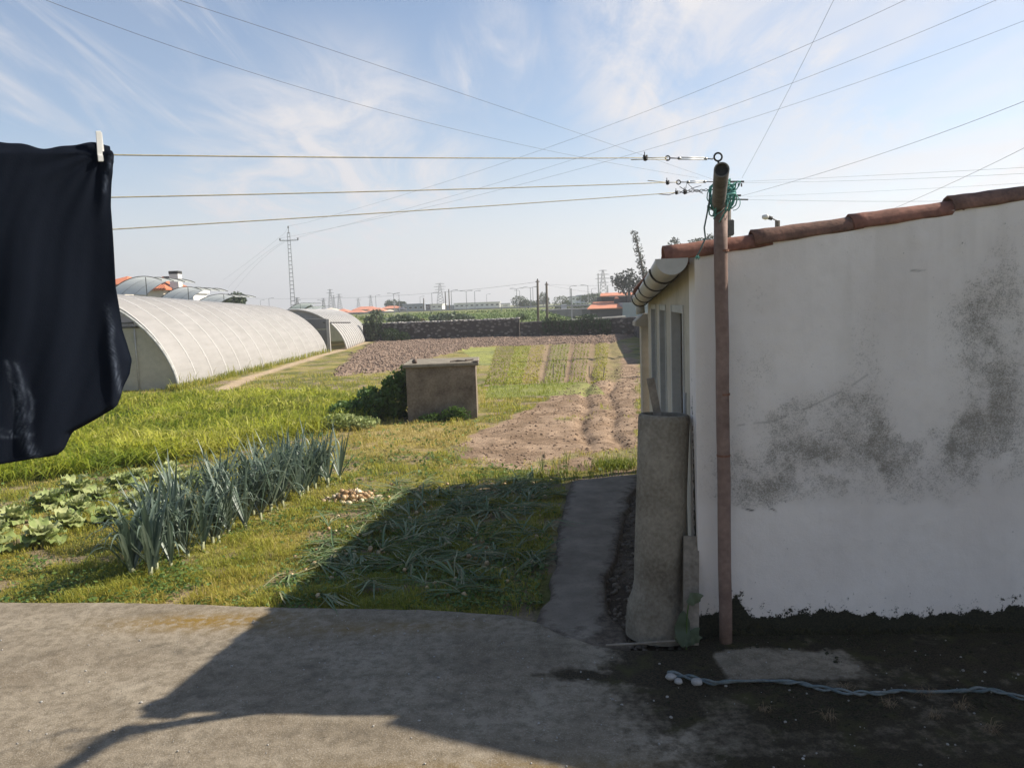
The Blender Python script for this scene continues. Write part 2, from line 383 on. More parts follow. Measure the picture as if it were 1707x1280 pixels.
q.put(b.inputs['Base Color'], q.mix(1.0, q.attr('gc', 'Color'), v, 'MULTIPLY')); b.inputs['Roughness'].default_value = .95; b.inputs['Specular IOR Level'].default_value = .1
q.bump(q.math('ADD', nA, q.math('MULTIPLY', nB, .5)), .9, .03, b)
M['ground'] = m
tag(mesh('ground', np.stack([x, y, z], 1), F, m, org=(0, 0, 0), smooth=True, attrs={'gc': gcol}), kind='structure')

# concrete yard
gx = np.concatenate([np.arange(-12, -4.5, .12), np.arange(-4.5, 4.2, .035), np.arange(4.2, 9, .15)]); nv = 130
Vy = []; A = []
for j in range(nv + 4):
    f = min(j, nv) / nv; ye = yedge(gx); yy = 1.0 + (ye - 1.0) * f ** .85
    zz_ = .012 * (fbm(gx * .8, yy * .8, 71) - .5) + .004 * (vn(gx * 5, yy * 5, 72) - .5) + 0 * gx
    if j > nv - 2: zz_ = zz_ - .004 * (j - nv + 2)
    if j > nv: yy = ye + .012 * (j - nv); zz_ = zz_ - [0, .012, .05, .30][j - nv]
    mo = sst(.15, 1.15, gx + .8 * (fbm(gx * 1.2, yy * 1.2, 73) - .5)) * (0.66 + 0.55 * sst(.38, .58, fbm(gx * 3.0, yy * 3.6, 74)))
    mo = mo + .9 * np.exp(-((gx - .35) / .30) ** 2 - ((yy - 4.05) / .10) ** 2) * sst(.3, .6, fbm(gx * 9, yy * 9, 75))
    slab = sst(0, .06, gx - 1.04) * sst(3.87, 3.95, yy + .06 * (vn(gx * 6, 1.5, 76) - .5)) * sst(1.85, 1.6, gx + .4 * (fbm(gx * 4, yy * 4, 77) - .5)) * sst(4.34, 4.2, yy + .25 * (vn(gx * 3, 2.5, 78) - .5))
    mo = mo * (1 - .9 * slab)
    ora = np.exp(-((gx + 2.05) / .55) ** 2 - ((yy - 4.95) / .13) ** 2) * 1.1 + .8 * np.exp(-((gx + .3) / .9) ** 2 - ((yy - 3.12) / .12) ** 2) + .55 * np.exp(-((gx + .9) / .6) ** 2 - ((yy - 4.75) / .10) ** 2)
    Vy.append(np.stack([gx, yy, zz_], 1)); A.append(np.stack([mo, ora, slab], 1))
Vy = np.concatenate(Vy); A = np.concatenate(A); W_ = len(gx); idx = np.arange(W_ * (nv + 4)).reshape(-1, W_)
F = np.stack([idx[:-1, :-1], idx[:-1, 1:], idx[1:, 1:], idx[1:, :-1]], -1).reshape(-1, 4)
m, t, b = mat('yard_concrete'); q = NT(t); at = q.attr('ma', 'Color'); sx = q.n('ShaderNodeSeparateColor'); q.put(sx.inputs[0], at)
nA = q.noise(1.3, 5, .6); nB = q.noise(14, 6, .7); nC = q.noise(110, 4, .7); vo = q.vor(38); vo2 = q.vor(95)
base = q.mix(q.rng(nA, .35, .65), (.185, .150, .106), (.30, .254, .188)); base = q.mix(q.math('MULTIPLY', q.rng(nB, .42, .62), .7), base, (.115, .092, .062))
base = q.mix(q.math('MULTIPLY', q.rng(nC, .52, .68), .5), base, (.42, .375, .31)); base = q.mix(q.math('MULTIPLY', q.rng(vo, .085, .06), q.rng(nB, .5, .62)), base, (.40, .37, .33))
base = q.mix(q.math('MULTIPLY', q.rng(q.noise(3.2, 7, .7), .54, .66), .5), base, (.085, .072, .054)); base = q.mix(q.math('MULTIPLY', q.rng(q.noise(2.1, 8, .75, dist=.6), .56, .66), .4), base, (.38, .33, .255))
crk = q.math('ABSOLUTE', q.math('SUBTRACT', q.noise(.55, 6, .6, dist=.8), .5)); base = q.mix(q.math('MULTIPLY', q.rng(crk, .0020, .0006), .0), base, (.04, .035, .025)); chips = q.math('MULTIPLY', q.rng(q.vor(17), .10, .07), q.rng(q.noise(2.5, 3), .52, .58)); base = q.mix(q.math('MULTIPLY', chips, .6), base, (.06, .05, .04))
om = q.math('MULTIPLY', q.math('MULTIPLY', sx.outputs[1], q.rng(nB, .36, .56), True), 1.0, True)
base = q.mix(om, base, (.20, .125, .03))
mm = q.rng(q.math('ADD', sx.outputs[0], q.math('MULTIPLY', q.math('SUBTRACT', q.math('ADD', q.math('MULTIPLY', nB, .6), q.math('MULTIPLY', nC, .4)), .5), 1.7)), .30, .72)
mcol = q.mix(q.rng(nC, .4, .65), (.016, .014, .009), (.075, .058, .034)); mcol = q.mix(q.rng(q.noise(5, 4), .52, .7), mcol, (.06, .055, .022))
base = q.mix(mm, base, mcol)
q.put(b.inputs['Base Color'], base); b.inputs['Roughness'].default_value = .93; b.inputs['Specular IOR Level'].default_value = .15
hgt = q.math('ADD', q.math('ADD', nC, q.math('MULTIPLY', nB, 1.5)), q.math('MULTIPLY', q.math('MULTIPLY', mm, q.noise(45, 5, .7)), 4.0)); q.bump(hgt, .8, .006, b)
tag(mesh('yard', Vy, F, m, org=(0, 0, 0), smooth=True, attrs={'ma': A}), kind='structure')

# concrete garden path
L_ = 60; Vp = []; C = 24; EDG = []
for i in range(L_ + 1):
    f = i / L_; yl = 4.36 + f * 4.36; yr = 4.36 + f * 4.68
    xl = np.interp(yl, [p[1] for p in PATHL], [p[0] for p in PATHL]) + .05 * (float(vn(yl * 5, 3.3, 80)) - .5) + .02
    xr = np.interp(yr, [p[1] for p in PATHR], [p[0] for p in PATHR]) + .07 * (float(vn(yr * 4, 7.3, 81)) - .5) + .08
    for j in range(C + 1):
        g = j / C; xx = xl + (xr - xl) * g; yy = yl + (yr - yl) * g
        zz_ = -.012 * (1 if 0 < j < C else 6) - .006 * (j in (1, C - 1)) + .01 * float(vn(xx * 5, yy * 5, 82)) - .018 * sst(5.2, 4.7, yy)
        if i == L_: zz_ = -.09
        Vp.append((xx, yy, zz_)); EDG.append(1 - min(1, min(g * 5, (1 - g) * 3.2)) + .6 * float(sst(5.0, 4.5, yy)))
idx = np.arange((L_ + 1) * (C + 1)).reshape(-1, C + 1); F = np.stack([idx[:-1, :-1], idx[:-1, 1:], idx[1:, 1:], idx[1:, :-1]], -1).reshape(-1, 4)
m, t, b = mat('path_concrete'); q = NT(t); nA = q.noise(3, 6, .65); nB = q.noise(24, 6, .7)
c_ = q.mix(q.rng(nA, .38, .62), (.17, .138, .105), (.27, .225, .175)); c_ = q.mix(q.math('MULTIPLY', q.rng(nB, .45, .65), .4), c_, (.09, .07, .05))
c_ = q.mix(q.rng(q.math('ADD', q.attr('ed'), q.math('MULTIPLY', q.math('SUBTRACT', q.noise(8, 6, .7), .5), 2.2)), .35, .8), c_, q.mix(q.rng(nB, .4, .6), (.065, .048, .034), (.14, .11, .08)))
q.put(b.inputs['Base Color'], c_); b.inputs['Roughness'].default_value = .95; q.bump(q.math('ADD', nB, q.noise(90, 3)), .7, .006, b); M['path'] = m
tag(mesh('garden_path', Vp, F, M['path'], org=(.5, 6.5, 0), smooth=True, attrs={'ed': np.array(EDG)}), kind='structure')

# motorway on the embankment
mb = MB(); n = 40; V = []; 
for i in range(n + 1):
    xx = -160 + i * (175) / n; yy = 104 + .10 * (xx + 60) * -1 * .3
    zb = 1.12 + .01 * math.sin(i); V += [(xx, yy - 4.5, zb + .06), (xx, yy + 6, zb + .10)]
Fm = [(2 * i, 2 * i + 2, 2 * i + 3, 2 * i + 1) for i in range(n)]
V += [(v[0], v[1] - .3, v[2] - .9) for v in V[:2 * n + 2:2]]
Fm += [(2 * i, 2 * n + 2 + i, 2 * n + 3 + i, 2 * i + 2) for i in range(n)]
M['asphalt'] = simple('asphalt', (.13, .125, .12), (.20, .19, .18), 2, .9, .2)
tag(mesh('motorway', V, Fm, M['asphalt'], org=(-50, 104, 1.6)), kind='structure')

# ------------------------------------------------------------------ foliage helpers
def blades(name, pts, h, w, lean, matl, vcol, parent=None, org=(0, 0, 0), droop=.35, az=None, **tg):
    """upright leaf blades, three triangles each; pts (n,3), h/w/lean arrays or numbers"""
    n = len(pts); pts = np.asarray(pts, float); h = np.broadcast_to(h, n); w = np.broadcast_to(w, n); lean = np.broadcast_to(lean, n)
    az = RNG.uniform(0, 2 * np.pi, n) if az is None else az; a2 = az + np.pi / 2 + RNG.uniform(-.6, .6, n)
    d = np.stack([np.cos(az), np.sin(az), 0 * az], 1); s = np.stack([np.cos(a2), np.sin(a2), 0 * az], 1)
    up = np.array([0, 0, 1.0])
    m1 = pts + up * (h * .62)[:, None] * np.sqrt(np.maximum(1 - (lean * .5) ** 2, .1))[:, None] + d * (h * lean * .38)[:, None]
    tp = pts + up * (h * np.maximum(1 - droop * lean - .12 * lean ** 2, .12))[:, None] + d * (h * lean)[:, None]
    hw = s * (w / 2)[:, None]
    V = np.stack([pts - hw * .8, pts + hw * .8, m1 - hw, m1 + hw, tp], 1).reshape(-1, 3)
    k = np.arange(n)[:, None] * 5
    F = np.concatenate([k + [0, 1, 3], k + [0, 3, 2], k + [2, 3, 4]], 1).reshape(-1, 3)
    vc = np.repeat(np.clip(vcol, 0, 1), 5)
    o = mesh(name, V, F, matl, parent, org, attrs={'v': vc})
    return o
def leafcloud(cen, rad, n, size, seed=0, shell=.55, vrange=(0, 1), flat=1.0):
    """small leaf faces through an uneven ellipsoid volume"""
    r = np.random.default_rng(seed); d = r.normal(size=(n, 3)); d /= np.linalg.norm(d, axis=1)[:, None]
    R_ = (shell + (1 - shell) * r.random(n) ** .6) * (0.72 + .5 * fbm(d[:, 0] * 2.2 + 5, d[:, 1] * 2.2 + d[:, 2] * 1.7 + 9, seed))
    c = np.asarray(cen) + d * R_[:, None] * np.asarray(rad)
    a = r.normal(size=(n, 3)); a /= np.linalg.norm(a, axis=1)[:, None]; b_ = np.cross(a, r.normal(size=(n, 3))); b_ /= np.linalg.norm(b_, axis=1)[:, None]
    sz = size * (0.6 + .8 * r.random(n))[:, None]
    V = np.stack([c - a * sz, c + b_ * sz * .55 * flat, c + a * sz, c - b_ * sz * .55 * flat], 1).reshape(-1, 3)
    cl = fbm(c[:, 0] * 1.2 / max(rad[0], .2) * 2, c[:, 2] * 1.2 / max(rad[0], .2) * 2, seed + 3)
    v = np.clip(vrange[0] + (vrange[1] - vrange[0]) * (.25 + .5 * r.random(n) + .9 * (cl - .5)), 0, 1)
    return V, np.repeat(v, 4)
def clouds(name, lst, matl, parent=None, org=None, attrs_only=False):
    Vs = []; vs = []
    for i, a in enumerate(lst):
        V, v = leafcloud(*a); Vs.append(V); vs.append(v)
    V = np.concatenate(Vs); v = np.concatenate(vs); F = np.arange(len(V)).reshape(-1, 4)
    return mesh(name, V, F, matl, parent, org, attrs={'v': v})

# ------------------------------------------------------------------ the white shed on the right
WA = Vector((1.06, 4.47, 0)); dL = Vector((.118, .993, 0)).normalized(); nL = Vector((dL.y, -dL.x, 0)); LW = 4.72
shed = empty('shed', (1.06, 4.47, 0), 'whitewashed shed with stained plaster wall and terracotta roof edge tiles', 'shed')
def wtop(x, y): return 2.225 + .132 * (x - 1.06) - .045 * (y - 4.47)
# front wall: a dense sheet that carries its stains, with thickness behind
fx0, fx1 = 1.06, 3.12; nx, nz = 300, 330
V = []; ST = []
def fwy(x): return 4.47 - .055 * (x - 1.06)
for j in range(nz + 1):
    for i in range(nx + 1):
        xx = fx0 + (fx1 - fx0) * i / nx; zt = wtop(xx, fwy(xx)) + .02; zz_ = -.3 + (zt + .3) * j / nz
        V.append((xx, fwy(xx), zz_))
V = np.array(V); X_ = V[:, 0]; Z_ = V[:, 2]
def pxl(px, py): p = P(px, py, 4.42); return p.x, p.z
def g_(px, py, sx, sy):
    a, c = pxl(px, py); return .82 * np.exp(-((X_ - a) / (sx * 1.4 / 294)) ** 2 - ((Z_ - c) / (sy * 1.3 / 294)) ** 2)
V[:, 1] += .006 * (fbm(X_ * 2.5, Z_ * 2.5, 90) - .5) * 2 + .0025 * (vn(X_ * 18, Z_ * 18, 91) - .5)
stain = .62 * g_(1275, 800, 45, 55) + .75 * g_(1425, 790, 75, 60) + .62 * g_(1600, 745, 60, 60) + .45 * g_(1640, 690, 34, 90) + .45 * g_(1500, 745, 90, 35) + .55 * g_(1430, 700, 30, 55) + .5 * g_(1340, 770, 90, 35)
stain += .42 * g_(1265, 520, 28, 110) + .40 * g_(1435, 540, 30, 90) + .40 * g_(1590, 520, 32, 45) + .45 * g_(1620, 560, 25, 150) + .45 * g_(1270, 700, 60, 20) + .4 * g_(1380, 670, 70, 12) + .38 * g_(1690, 600, 40, 150) + .35 * g_(1655, 450, 30, 120) + .45 * g_(1265, 420, 14, 20) + .5 * g_(1600, 380, 14, 25) + .3 * g_(1700, 480, 40, 50)
stain *= sst(.30, .55, fbm(X_ * 5, Z_ * 5, 92)) * .6 + .4
cutline = sst(-.03, .03, Z_ - pxl(1500, 830)[1] + .14 * (fbm(X_ * 3, .5, 93) - .5) * 2)
stain = np.clip(np.minimum(stain * .62, .40 + .15 * vn(X_ * 16, Z_ * 16, 131)) + .10 + .20 * sst(.35, .65, fbm(X_ * 2.2, Z_ * 1.6, 98)) * sst(2.4, 1.2, Z_), 0, 1) * (.10 + .90 * cutline)
mh = .035 + .09 * fbm(X_ * 4, .2, 94) + .10 * (fbm(X_ * 14, .7, 95) - .3) + .09 * np.exp(-((X_ - 1.27) / .07) ** 2) + .03 * np.exp(-((X_ - 2.85) / .15) ** 2)
moss = sst(.055, -.01, Z_ - mh * .95) + .40 * sst(.26, .0, Z_ - mh)
pink = .5 + .5 * fbm(X_ * 1.5, Z_ * 1.2, 96)
streak = sst(.45, .75, fbm(X_ * 12, Z_ * 1.1, 97)) * (.35 + .65 * sst(1.2, 2.4, Z_))
CRK = [[(1216, 846), (1228, 852), (1240, 849), (1256, 853), (1268, 850), (1280, 846), (1292, 850), (1301, 858)], [(1228, 712), (1262, 706), (1290, 704), (1320, 690), (1350, 680), (1380, 664), (1412, 648), (1446, 624)], [(1276, 858), (1282, 880), (1279, 905)], [(1517, 451), (1546, 452)], [(1594, 850), (1602, 880), (1606, 910)], [(1445, 880), (1450, 930), (1447, 960)], [(1258, 418), (1264, 432), (1262, 446)]]
crk_ = np.zeros(len(V)); wig = .012 * (fbm(X_ * 14, Z_ * 14, 120) - .5)
for ci, ln_ in enumerate(CRK):
    q2 = [pxl(*a) for a in ln_]
    for (x0, y0), (x1, y1) in zip(q2[:-1], q2[1:]):
        dx, dy = x1 - x0, y1 - y0; t_ = np.clip(((X_ + wig - x0) * dx + (Z_ + wig - y0) * dy) / (dx * dx + dy * dy), 0, 1)
        crk_ = np.maximum(crk_, [.9, .30, 0, .5, 0, 0, 0][ci] * np.exp(-((X_ + wig - x0 - t_ * dx) ** 2 + (Z_ + wig - y0 - t_ * dy) ** 2) / .005 ** 2) * sst(.35, .6, vn(X_ * 22, Z_ * 22, 121) + .15 * vn(X_ * 90, Z_ * 90, 122)))
AT = np.stack([stain, moss, np.clip(streak, 0, 1)], 1)
idx = np.arange((nx + 1) * (nz + 1)).reshape(nz + 1, nx + 1); F = np.stack([idx[:-1, :-1], idx[:-1, 1:], idx[1:, 1:], idx[1:, :-1]], -1).reshape(-1, 4).tolist()
n0 = len(V); Vb = [(fx0, fwy(fx0) + .15, -.3), (fx1, fwy(fx1) + .15, -.3), (fx1, fwy(fx1) + .15, wtop(fx1, 4.5) + .02), (fx0, fwy(fx0) + .15, wtop(fx0, 4.5) + .02)]
F += [(n0 + 1, n0, n0 + 3, n0 + 2), tuple(idx[::-1, 0].tolist()) + (n0, n0 + 3), tuple(idx[:, -1].tolist()) + (n0 + 2, n0 + 1), tuple(idx[-1, ::-1].tolist()) + (n0 + 3, n0 + 2)]
V = np.concatenate([V, np.array(Vb)]); AT = np.concatenate([AT, np.zeros((4, 3))]); crk_ = np.append(crk_, np.zeros(4))
m, t, b = mat('stained_plaster'); q = NT(t); sx = q.n('ShaderNodeSeparateColor'); q.put(sx.inputs[0], q.attr('st', 'Color'))
nA = q.noise(1.6, 4); nB = q.noise(22, 6, .7); nC = q.noise(95, 5, .75); nD = q.noise(7, 5, .65); nE = q.noise(170, 3, .7)
pl = q.mix(q.rng(nA, .35, .65), (.71, .65, .60), (.78, .725, .67)); pl = q.mix(q.math('MULTIPLY', q.rng(nD, .5, .75), .30), pl, (.60, .55, .50)); pl = q.mix(q.math('MULTIPLY', sx.outputs[2], .18), pl, (.46, .41, .35))
spk = q.rng(q.math('ADD', q.math('MULTIPLY', sx.outputs[0], .36), q.math('ADD', q.math('MULTIPLY', nC, .40), q.math('ADD', q.math('MULTIPLY', nB, .25), q.math('MULTIPLY', nE, .35)))), .655, .80)
pl = q.mix(q.math('MULTIPLY', q.rng(sx.outputs[0], .04, .8), .30), pl, (.42, .385, .33)); pl = q.mix(q.math('MULTIPLY', spk, .75), pl, (.16, .145, .115))
pl = q.mix(q.math('MULTIPLY', q.attr('cr'), 1.1, True), pl, (.07, .065, .05)); rare = q.math('MULTIPLY', q.rng(q.vor(30), .13, .09), q.rng(nB, .56, .64)); pl = q.mix(q.math('MULTIPLY', rare, .6), pl, (.2, .19, .16))
mm = q.rng(q.math('ADD', sx.outputs[1], q.math('MULTIPLY', q.math('SUBTRACT', q.math('ADD', q.math('MULTIPLY', nB, .6), q.math('MULTIPLY', nC, .4)), .5), 3.2)), .5, .62)
pl = q.mix(mm, pl, q.mix(q.rng(nC, .4, .6), (.012, .012, .009), (.035, .035, .02)))
q.put(b.inputs['Base Color'], pl); b.inputs['Roughness'].default_value = .9
q.bump(q.math('ADD', q.math('ADD', nB, q.math('MULTIPLY', nC, .5)), q.math('ADD', q.math('MULTIPLY', spk, -.8), q.math('MULTIPLY', mm, 2.5))), .55, .006, b)
M['plaster'] = m
mesh('front_wall', V, F, m, shed, smooth=False, attrs={'st': AT, 'cr': crk_})['label'] = 'white plaster wall with dark mould specks and black moss along its foot'
# left wall with three slots
M['cream'] = simple('cream_plaster', (.40, .35, .27), (.54, .48, .39), 2.2, .9, .5, .004, det=6)
def wallbox(mb, t0, t1, z0, z1, th0=0, th1=.07, ztop=None):
    c = []
    for (t, w_) in ((t0, th0), (t1, th0), (t1, th1), (t0, th1)):
        p = WA + dL * t + nL * w_; c.append(p)
    V = [(p.x, p.y, z0) for p in c] + [(p.x, p.y, z1 if z1 is not None else wtop(p.x, p.y) - .01) for p in c]
    mb.add(V, [(3, 2, 1, 0), (4, 5, 6, 7), (0, 1, 5, 4), (1, 2, 6, 5), (2, 3, 7, 6), (3, 0, 4, 7)])
mb = MB(); slots = [(.62, 1.48), (2.05, 2.70), (3.25, 3.95)]; ZS, ZT = .92, 1.955
tcur = .155
wallbox(mb, .155, LW, -.3, ZS); wallbox(mb, .155, LW, ZT, None)
for a, bb in slots + [(LW, LW)]:
    wallbox(mb, tcur, a, ZS + .0001, ZT - .0001); tcur = bb
mb.build('side_wall', M['cream'], shed)
M['sill'] = simple('sill', (.45, .42, .36), (.58, .55, .48), 6)
for a, bb in slots:
    mb = MB(); wallbox(mb, a - .03, bb + .03, ZS - .035, ZS + .012, -.02, .09); mb.build('window_sill', M['sill'], shed)
M['jamb'] = simple('pale_frame', (.40, .385, .34), (.50, .485, .44), 5, .8, .2)
for a, bb in slots:
    f = MB(); wallbox(f, bb - .06, bb, ZS + .012, ZT, -.015, .055); wallbox(f, a, a + .04, ZS + .012, ZT, -.01, .055); wallbox(f, a + .04, bb - .06, ZT - .05, ZT, -.01, .05)
    f.build('window_frame', M['jamb'], shed)
# rear and right walls keep the inside dark
mb = MB(); pb = WA + dL * LW; wallbox(mb, LW - .15, LW, -.3, 1.9, .15, 4.2); mb.build('rear_wall', M['cream'], shed)
mb = MB(); mb.add([(3.13, 4.52, -.3), (3.25, 4.52, -.3), (3.25, 9.3, -.3), (3.13, 9.3, -.3), (3.13, 4.52, 2.56), (3.25, 4.52, 2.58), (3.25, 9.3, 2.36), (3.13, 9.3, 2.34)], [(3, 2, 1, 0), (4, 5, 6, 7), (0, 1, 5, 4), (1, 2, 6, 5), (2, 3, 7, 6), (3, 0, 4, 7)]); mb.build('inner_wall', M['cream'], shed)
# roof sheet of canal tiles
M['terra'] = simple('terracotta', (.13, .06, .042), (.28, .125, .085), 6, .85, .6, .006, det=7, lo=.36, hi=.62)
M['terra_dark'] = simple('terracotta_lichen', (.09, .055, .042), (.25, .13, .09), 9, .9, .7, .006, det=7)
rx = np.arange(.90, 6.5, .12); ry = np.arange(4.60, 9.35, .03)
X, Y = np.meshgrid(rx, ry); sh = (Y - 4.47) * .118
Zr = wtop(X + sh, Y) + .035 + .032 * np.cos((Y - 4.6) * 2 * np.pi / .24) + .018 * ((X / .42) % 1)
V = np.stack([X + sh, Y, Zr], -1).reshape(-1, 3); V2 = V.copy(); V2[:, 2] -= .05 + .0
i2 = np.arange(len(V)).reshape(X.shape); F = np.stack([i2[:-1, :-1], i2[:-1, 1:], i2[1:, 1:], i2[1:, :-1]], -1).reshape(-1, 4)
V2 = V.copy(); V2[:, 2] = (wtop(V[:, 0], V[:, 1]) + .005); n0 = len(V)
mesh('roof', np.concatenate([V, V2]), np.concatenate([F, F[:, ::-1] + n0]), M['terra_dark'], shed)
# verge tiles: tapered half barrels overlapping up the slope
def barrel(p0, p1, r0, r1, th=.014, n=14, drop=.02):
    d = (p1 - p0).normalized(); s = d.cross(Vector((0, 0, 1))).normalized(); u = s.cross(d).normalized(); mbt = MB(); V = []; segs = 8
    for k in range(segs + 1):
        f = k / segs; p = p0.lerp(p1, f); r = r0 + (r1 - r0) * f
        for rr in (r, r - th):
            for a in range(n + 1):
                an = math.pi * (-.06 + 1.12 * a / n); V.append(p + s * math.cos(an) * rr + u * (math.sin(an) * rr * .95) + Vector((0, 0, .0025 * math.sin(a * 2.1 + k * 1.7))))
    w = n + 1; F = []
    for k in range(segs):
        for a in range(n):
            o = k * 2 * w + a; F.append((o, o + 1, o + 2 * w + 1, o + 2 * w)); o += w; F.append((o, o + 2 * w, o + 2 * w + 1, o + 1))
        for a in (0, n): o = k * 2 * w + a; F.append((o, o + 2 * w, o + 3 * w, o + w))
    for k in (0, segs):
        for a in range(n): o = k * 2 * w + a; F.append((o, o + w, o + w + 1, o + 1))
    mbt.add(V, F); return mbt
seq = [.90, 1.40, 1.945, 2.49, 3.03]
for i, xx in enumerate(seq):
    L2 = .60; yv = 4.535 - .05 * (xx - 1)
    z0 = wtop(xx, 4.5) + .024; z1 = wtop(xx + L2, 4.5) + .012
    jt = [.0, .006, .0, .008, 0][i]
    barrel(Vector((xx, yv, z0 + jt)), Vector((xx + L2, yv - .03, z1 + jt)), .082, .068).build('ridge_tile', [M['terra'], M['terra_dark']][i % 2 if i else 0], shed, smooth=True)
# lower row of eave tiles along the left edge, their round ends seen above the gutter
for k in range(19):
    yy = 4.66 + k * .24; ex = .915 + (yy - 4.47) * .118
    barrel(Vector((ex - .01, yy, wtop(ex, yy) - .01)), Vector((ex + .45, yy, wtop(ex + .45, yy) + .01)), .068, .062, n=8).build('eave_tile', M['terra'], shed, smooth=True)
# gutter
M['gutter'] = simple('grey_gutter', (.36, .345, .315), (.48, .465, .43), 3, .5, .1, .002)
M['band'] = simple('dark_band', (.04, .038, .035), (.09, .08, .07), 20, .6, 0)
g0 = Vector((.915, 4.40, 2.225)); g1 = Vector((1.49, 9.0, 2.015)); gd = (g1 - g0).normalized(); gs = gd.cross(Vector((0, 0, 1))).normalized()
def halfpipe(p0, p1, r, th=.005, n=14, lip=True):
    V = []; mbx = MB(); segs = 10; w = n + 1
    for k in range(segs + 1):
        p = p0.lerp(p1, k / segs) + Vector((0, 0, -.012 * math.sin(math.pi * k / segs)))
        for rr in (r, r - th):
            for a in range(w):
                an = math.pi + math.pi * a / n; V.append(p + gs * math.cos(an) * rr + Vector((0, 0, 1)) * math.sin(an) * rr)
    F = []
    for k in range(segs):
        for a in range(n):
            o = k * 2 * w + a; F.append((o, o + 1, o + 2 * w + 1, o + 2 * w)); o += w; F.append((o, o + 2 * w, o + 2 * w + 1, o + 1))
        for a in (0, n): o = k * 2 * w + a; F.append((o, o + 2 * w, o + 3 * w, o + w))
    mbx.add(V, F); return mbx
gut = halfpipe(g0, g1, .088).build('gutter', M['gutter'], shed, smooth=True)
V = [g0 + gd * -.004 + gs * math.cos(math.pi + math.pi * a / 16) * .091 + Vector((0, 0, math.sin(math.pi + math.pi * a / 16) * .091)) for a in range(17)]
V += [v + gd * .012 for v in V]; mb = MB(); mb.add(V, [tuple(range(17)), tuple(range(33, 16, -1))] + [(a, a + 17, a + 18, a + 1) for a in range(16)] + [(0, 16, 33, 17)])
mb.build('end_cap', M['gutter'], gut)
for yy in (4.95, 5.75, 6.7, 7.6, 8.6):
    p = g0.lerp(g1, (yy - 4.4) / 4.6); mb = MB()
    mb.tube([p + gs * math.cos(math.pi + math.pi * a / 16) * .093 + Vector((0, 0, math.sin(math.pi + math.pi * a / 16) * .093 - .008)) for a in range(17)], .0065, 6); mb.build('gutter_bracket', M['band'], gut, smooth=True)
mb = MB(); mb.tube([g1 + Vector((.0, -.05, -.05)), g1 + Vector((.01, -.05, -.17))], .05, 14); mb.build('outlet', M['gutter'], gut, smooth=True)
# white downpipe with a sloped hood at the far corner
mb = MB(); q1 = P(1075, 545, 9.3); mb.bevbox(q1.x - .055, q1.x + .055, 9.24, 9.36, -.1, 1.70, .008)
mb.add([(q1.x - .13, 9.2, 1.70), (q1.x + .08, 9.2, 1.68), (q1.x + .08, 9.4, 1.68), (q1.x - .13, 9.4, 1.70), (q1.x - .13, 9.2, 1.75), (q1.x - .03, 9.2, 1.84), (q1.x + .10, 9.2, 1.84), (q1.x - .13, 9.4, 1.75), (q1.x - .03, 9.4, 1.84), (q1.x + .10, 9.4, 1.84)],
       [(0, 1, 6, 5, 4), (3, 7, 8, 9, 2), (0, 4, 7, 3), (4, 5, 8, 7), (5, 6, 9, 8), (1, 2, 9, 6), (0, 3, 2, 1)])
mb.build('vent_duct', M['cream'], shed)
# thin pipe on the side wall
mb = MB(); p = WA + dL * .33 + nL * -.03; mb.tube([(p.x, p.y, .32), (p.x - .006, p.y, .8), (p.x, p.y, 1.42)], .011, 8); mb.build('wall_pipe', M['gutter'], shed, smooth=True)
# unseen block right of the view, added and shaped to cast the yard's shadow edge
ann = empty('shadow_block', (5, 6, 0), 'unseen plastered block added right of the shed to shape the yard shadow', 'building')
mb = MB(); mb.add([(3.3, 4.55, -.3), (7.4, 2.6, -.3), (9, 8, -.3), (6.5, 9, -.3), (3.3, 4.55, 3.2), (7.4, 2.6, 3.2), (9, 8, 3.2), (6.5, 9, 3.2)],
       [(3, 2, 1, 0), (4, 5, 6, 7), (0, 1, 5, 4), (1, 2, 6, 5), (2, 3, 7, 6), (3, 0, 4, 7)]); mb.build('wall', M['cream'], ann)

# ------------------------------------------------------------------ clothesline pole
M['polepaint'] = simple('red_brown_pole', (.13, .085, .068), (.27, .185, .15), 5, .75, .4, .003, det=7)
M['greypipe'] = simple('grey_pipe', (.09, .085, .075), (.22, .205, .18), 12, .7, .4, .003)
M['dark'] = simple('dark_metal', (.018, .018, .018), (.05, .045, .04), 20, .6, .2)
M['steel'] = simple('galvanised', (.30, .30, .29), (.45, .45, .43), 30, .45, .1, metal=.6)
pole = empty('clothesline_pole', (1.195, 4.375, 0), 'red-brown steel clothesline pole with a grey arm standing before the white wall', 'pole')
mb = MB(); pts = [(1.195 - .012 * k / 10 + .002 * math.sin(k * 2), 4.375, -.05 + 2.55 * k / 10) for k in range(11)]; mb.tube(pts, .037, 20); mb.build('post', M['polepaint'], pole, smooth=True)
a0 = Vector((1.182, 4.42, 2.50)); a1 = P(1203, 283, 3.72)
d_ = (a1 - a0).normalized(); mb = MB()
qd = Vector((0, 0, 1)).rotation_difference(d_); Lr = (a1 - a0).length
mb.lathe([(.033, 0), (.036, 0), (.036, Lr), (.030, Lr), (.030, 0), (.033, 0)], 22, Matrix.Translation(a0) @ qd.to_matrix().to_4x4()); mb.build('arm', M['greypipe'], pole, smooth=False)
mb = MB(); mb.tube([a0 + d_ * (Lr - .02), a0 + d_ * (Lr - .03)], .0305, 20); mb.build('hollow_shade', M['dark'], pole)  # dark disc stands in for the shaded hollow of the open pipe end
def ringpts(c, r, ax='y', n=20, sq=1):
    return [c + Vector((math.cos(2 * math.pi * k / n) * r, 0, math.sin(2 * math.pi * k / n) * r * sq)) for k in range(n)]
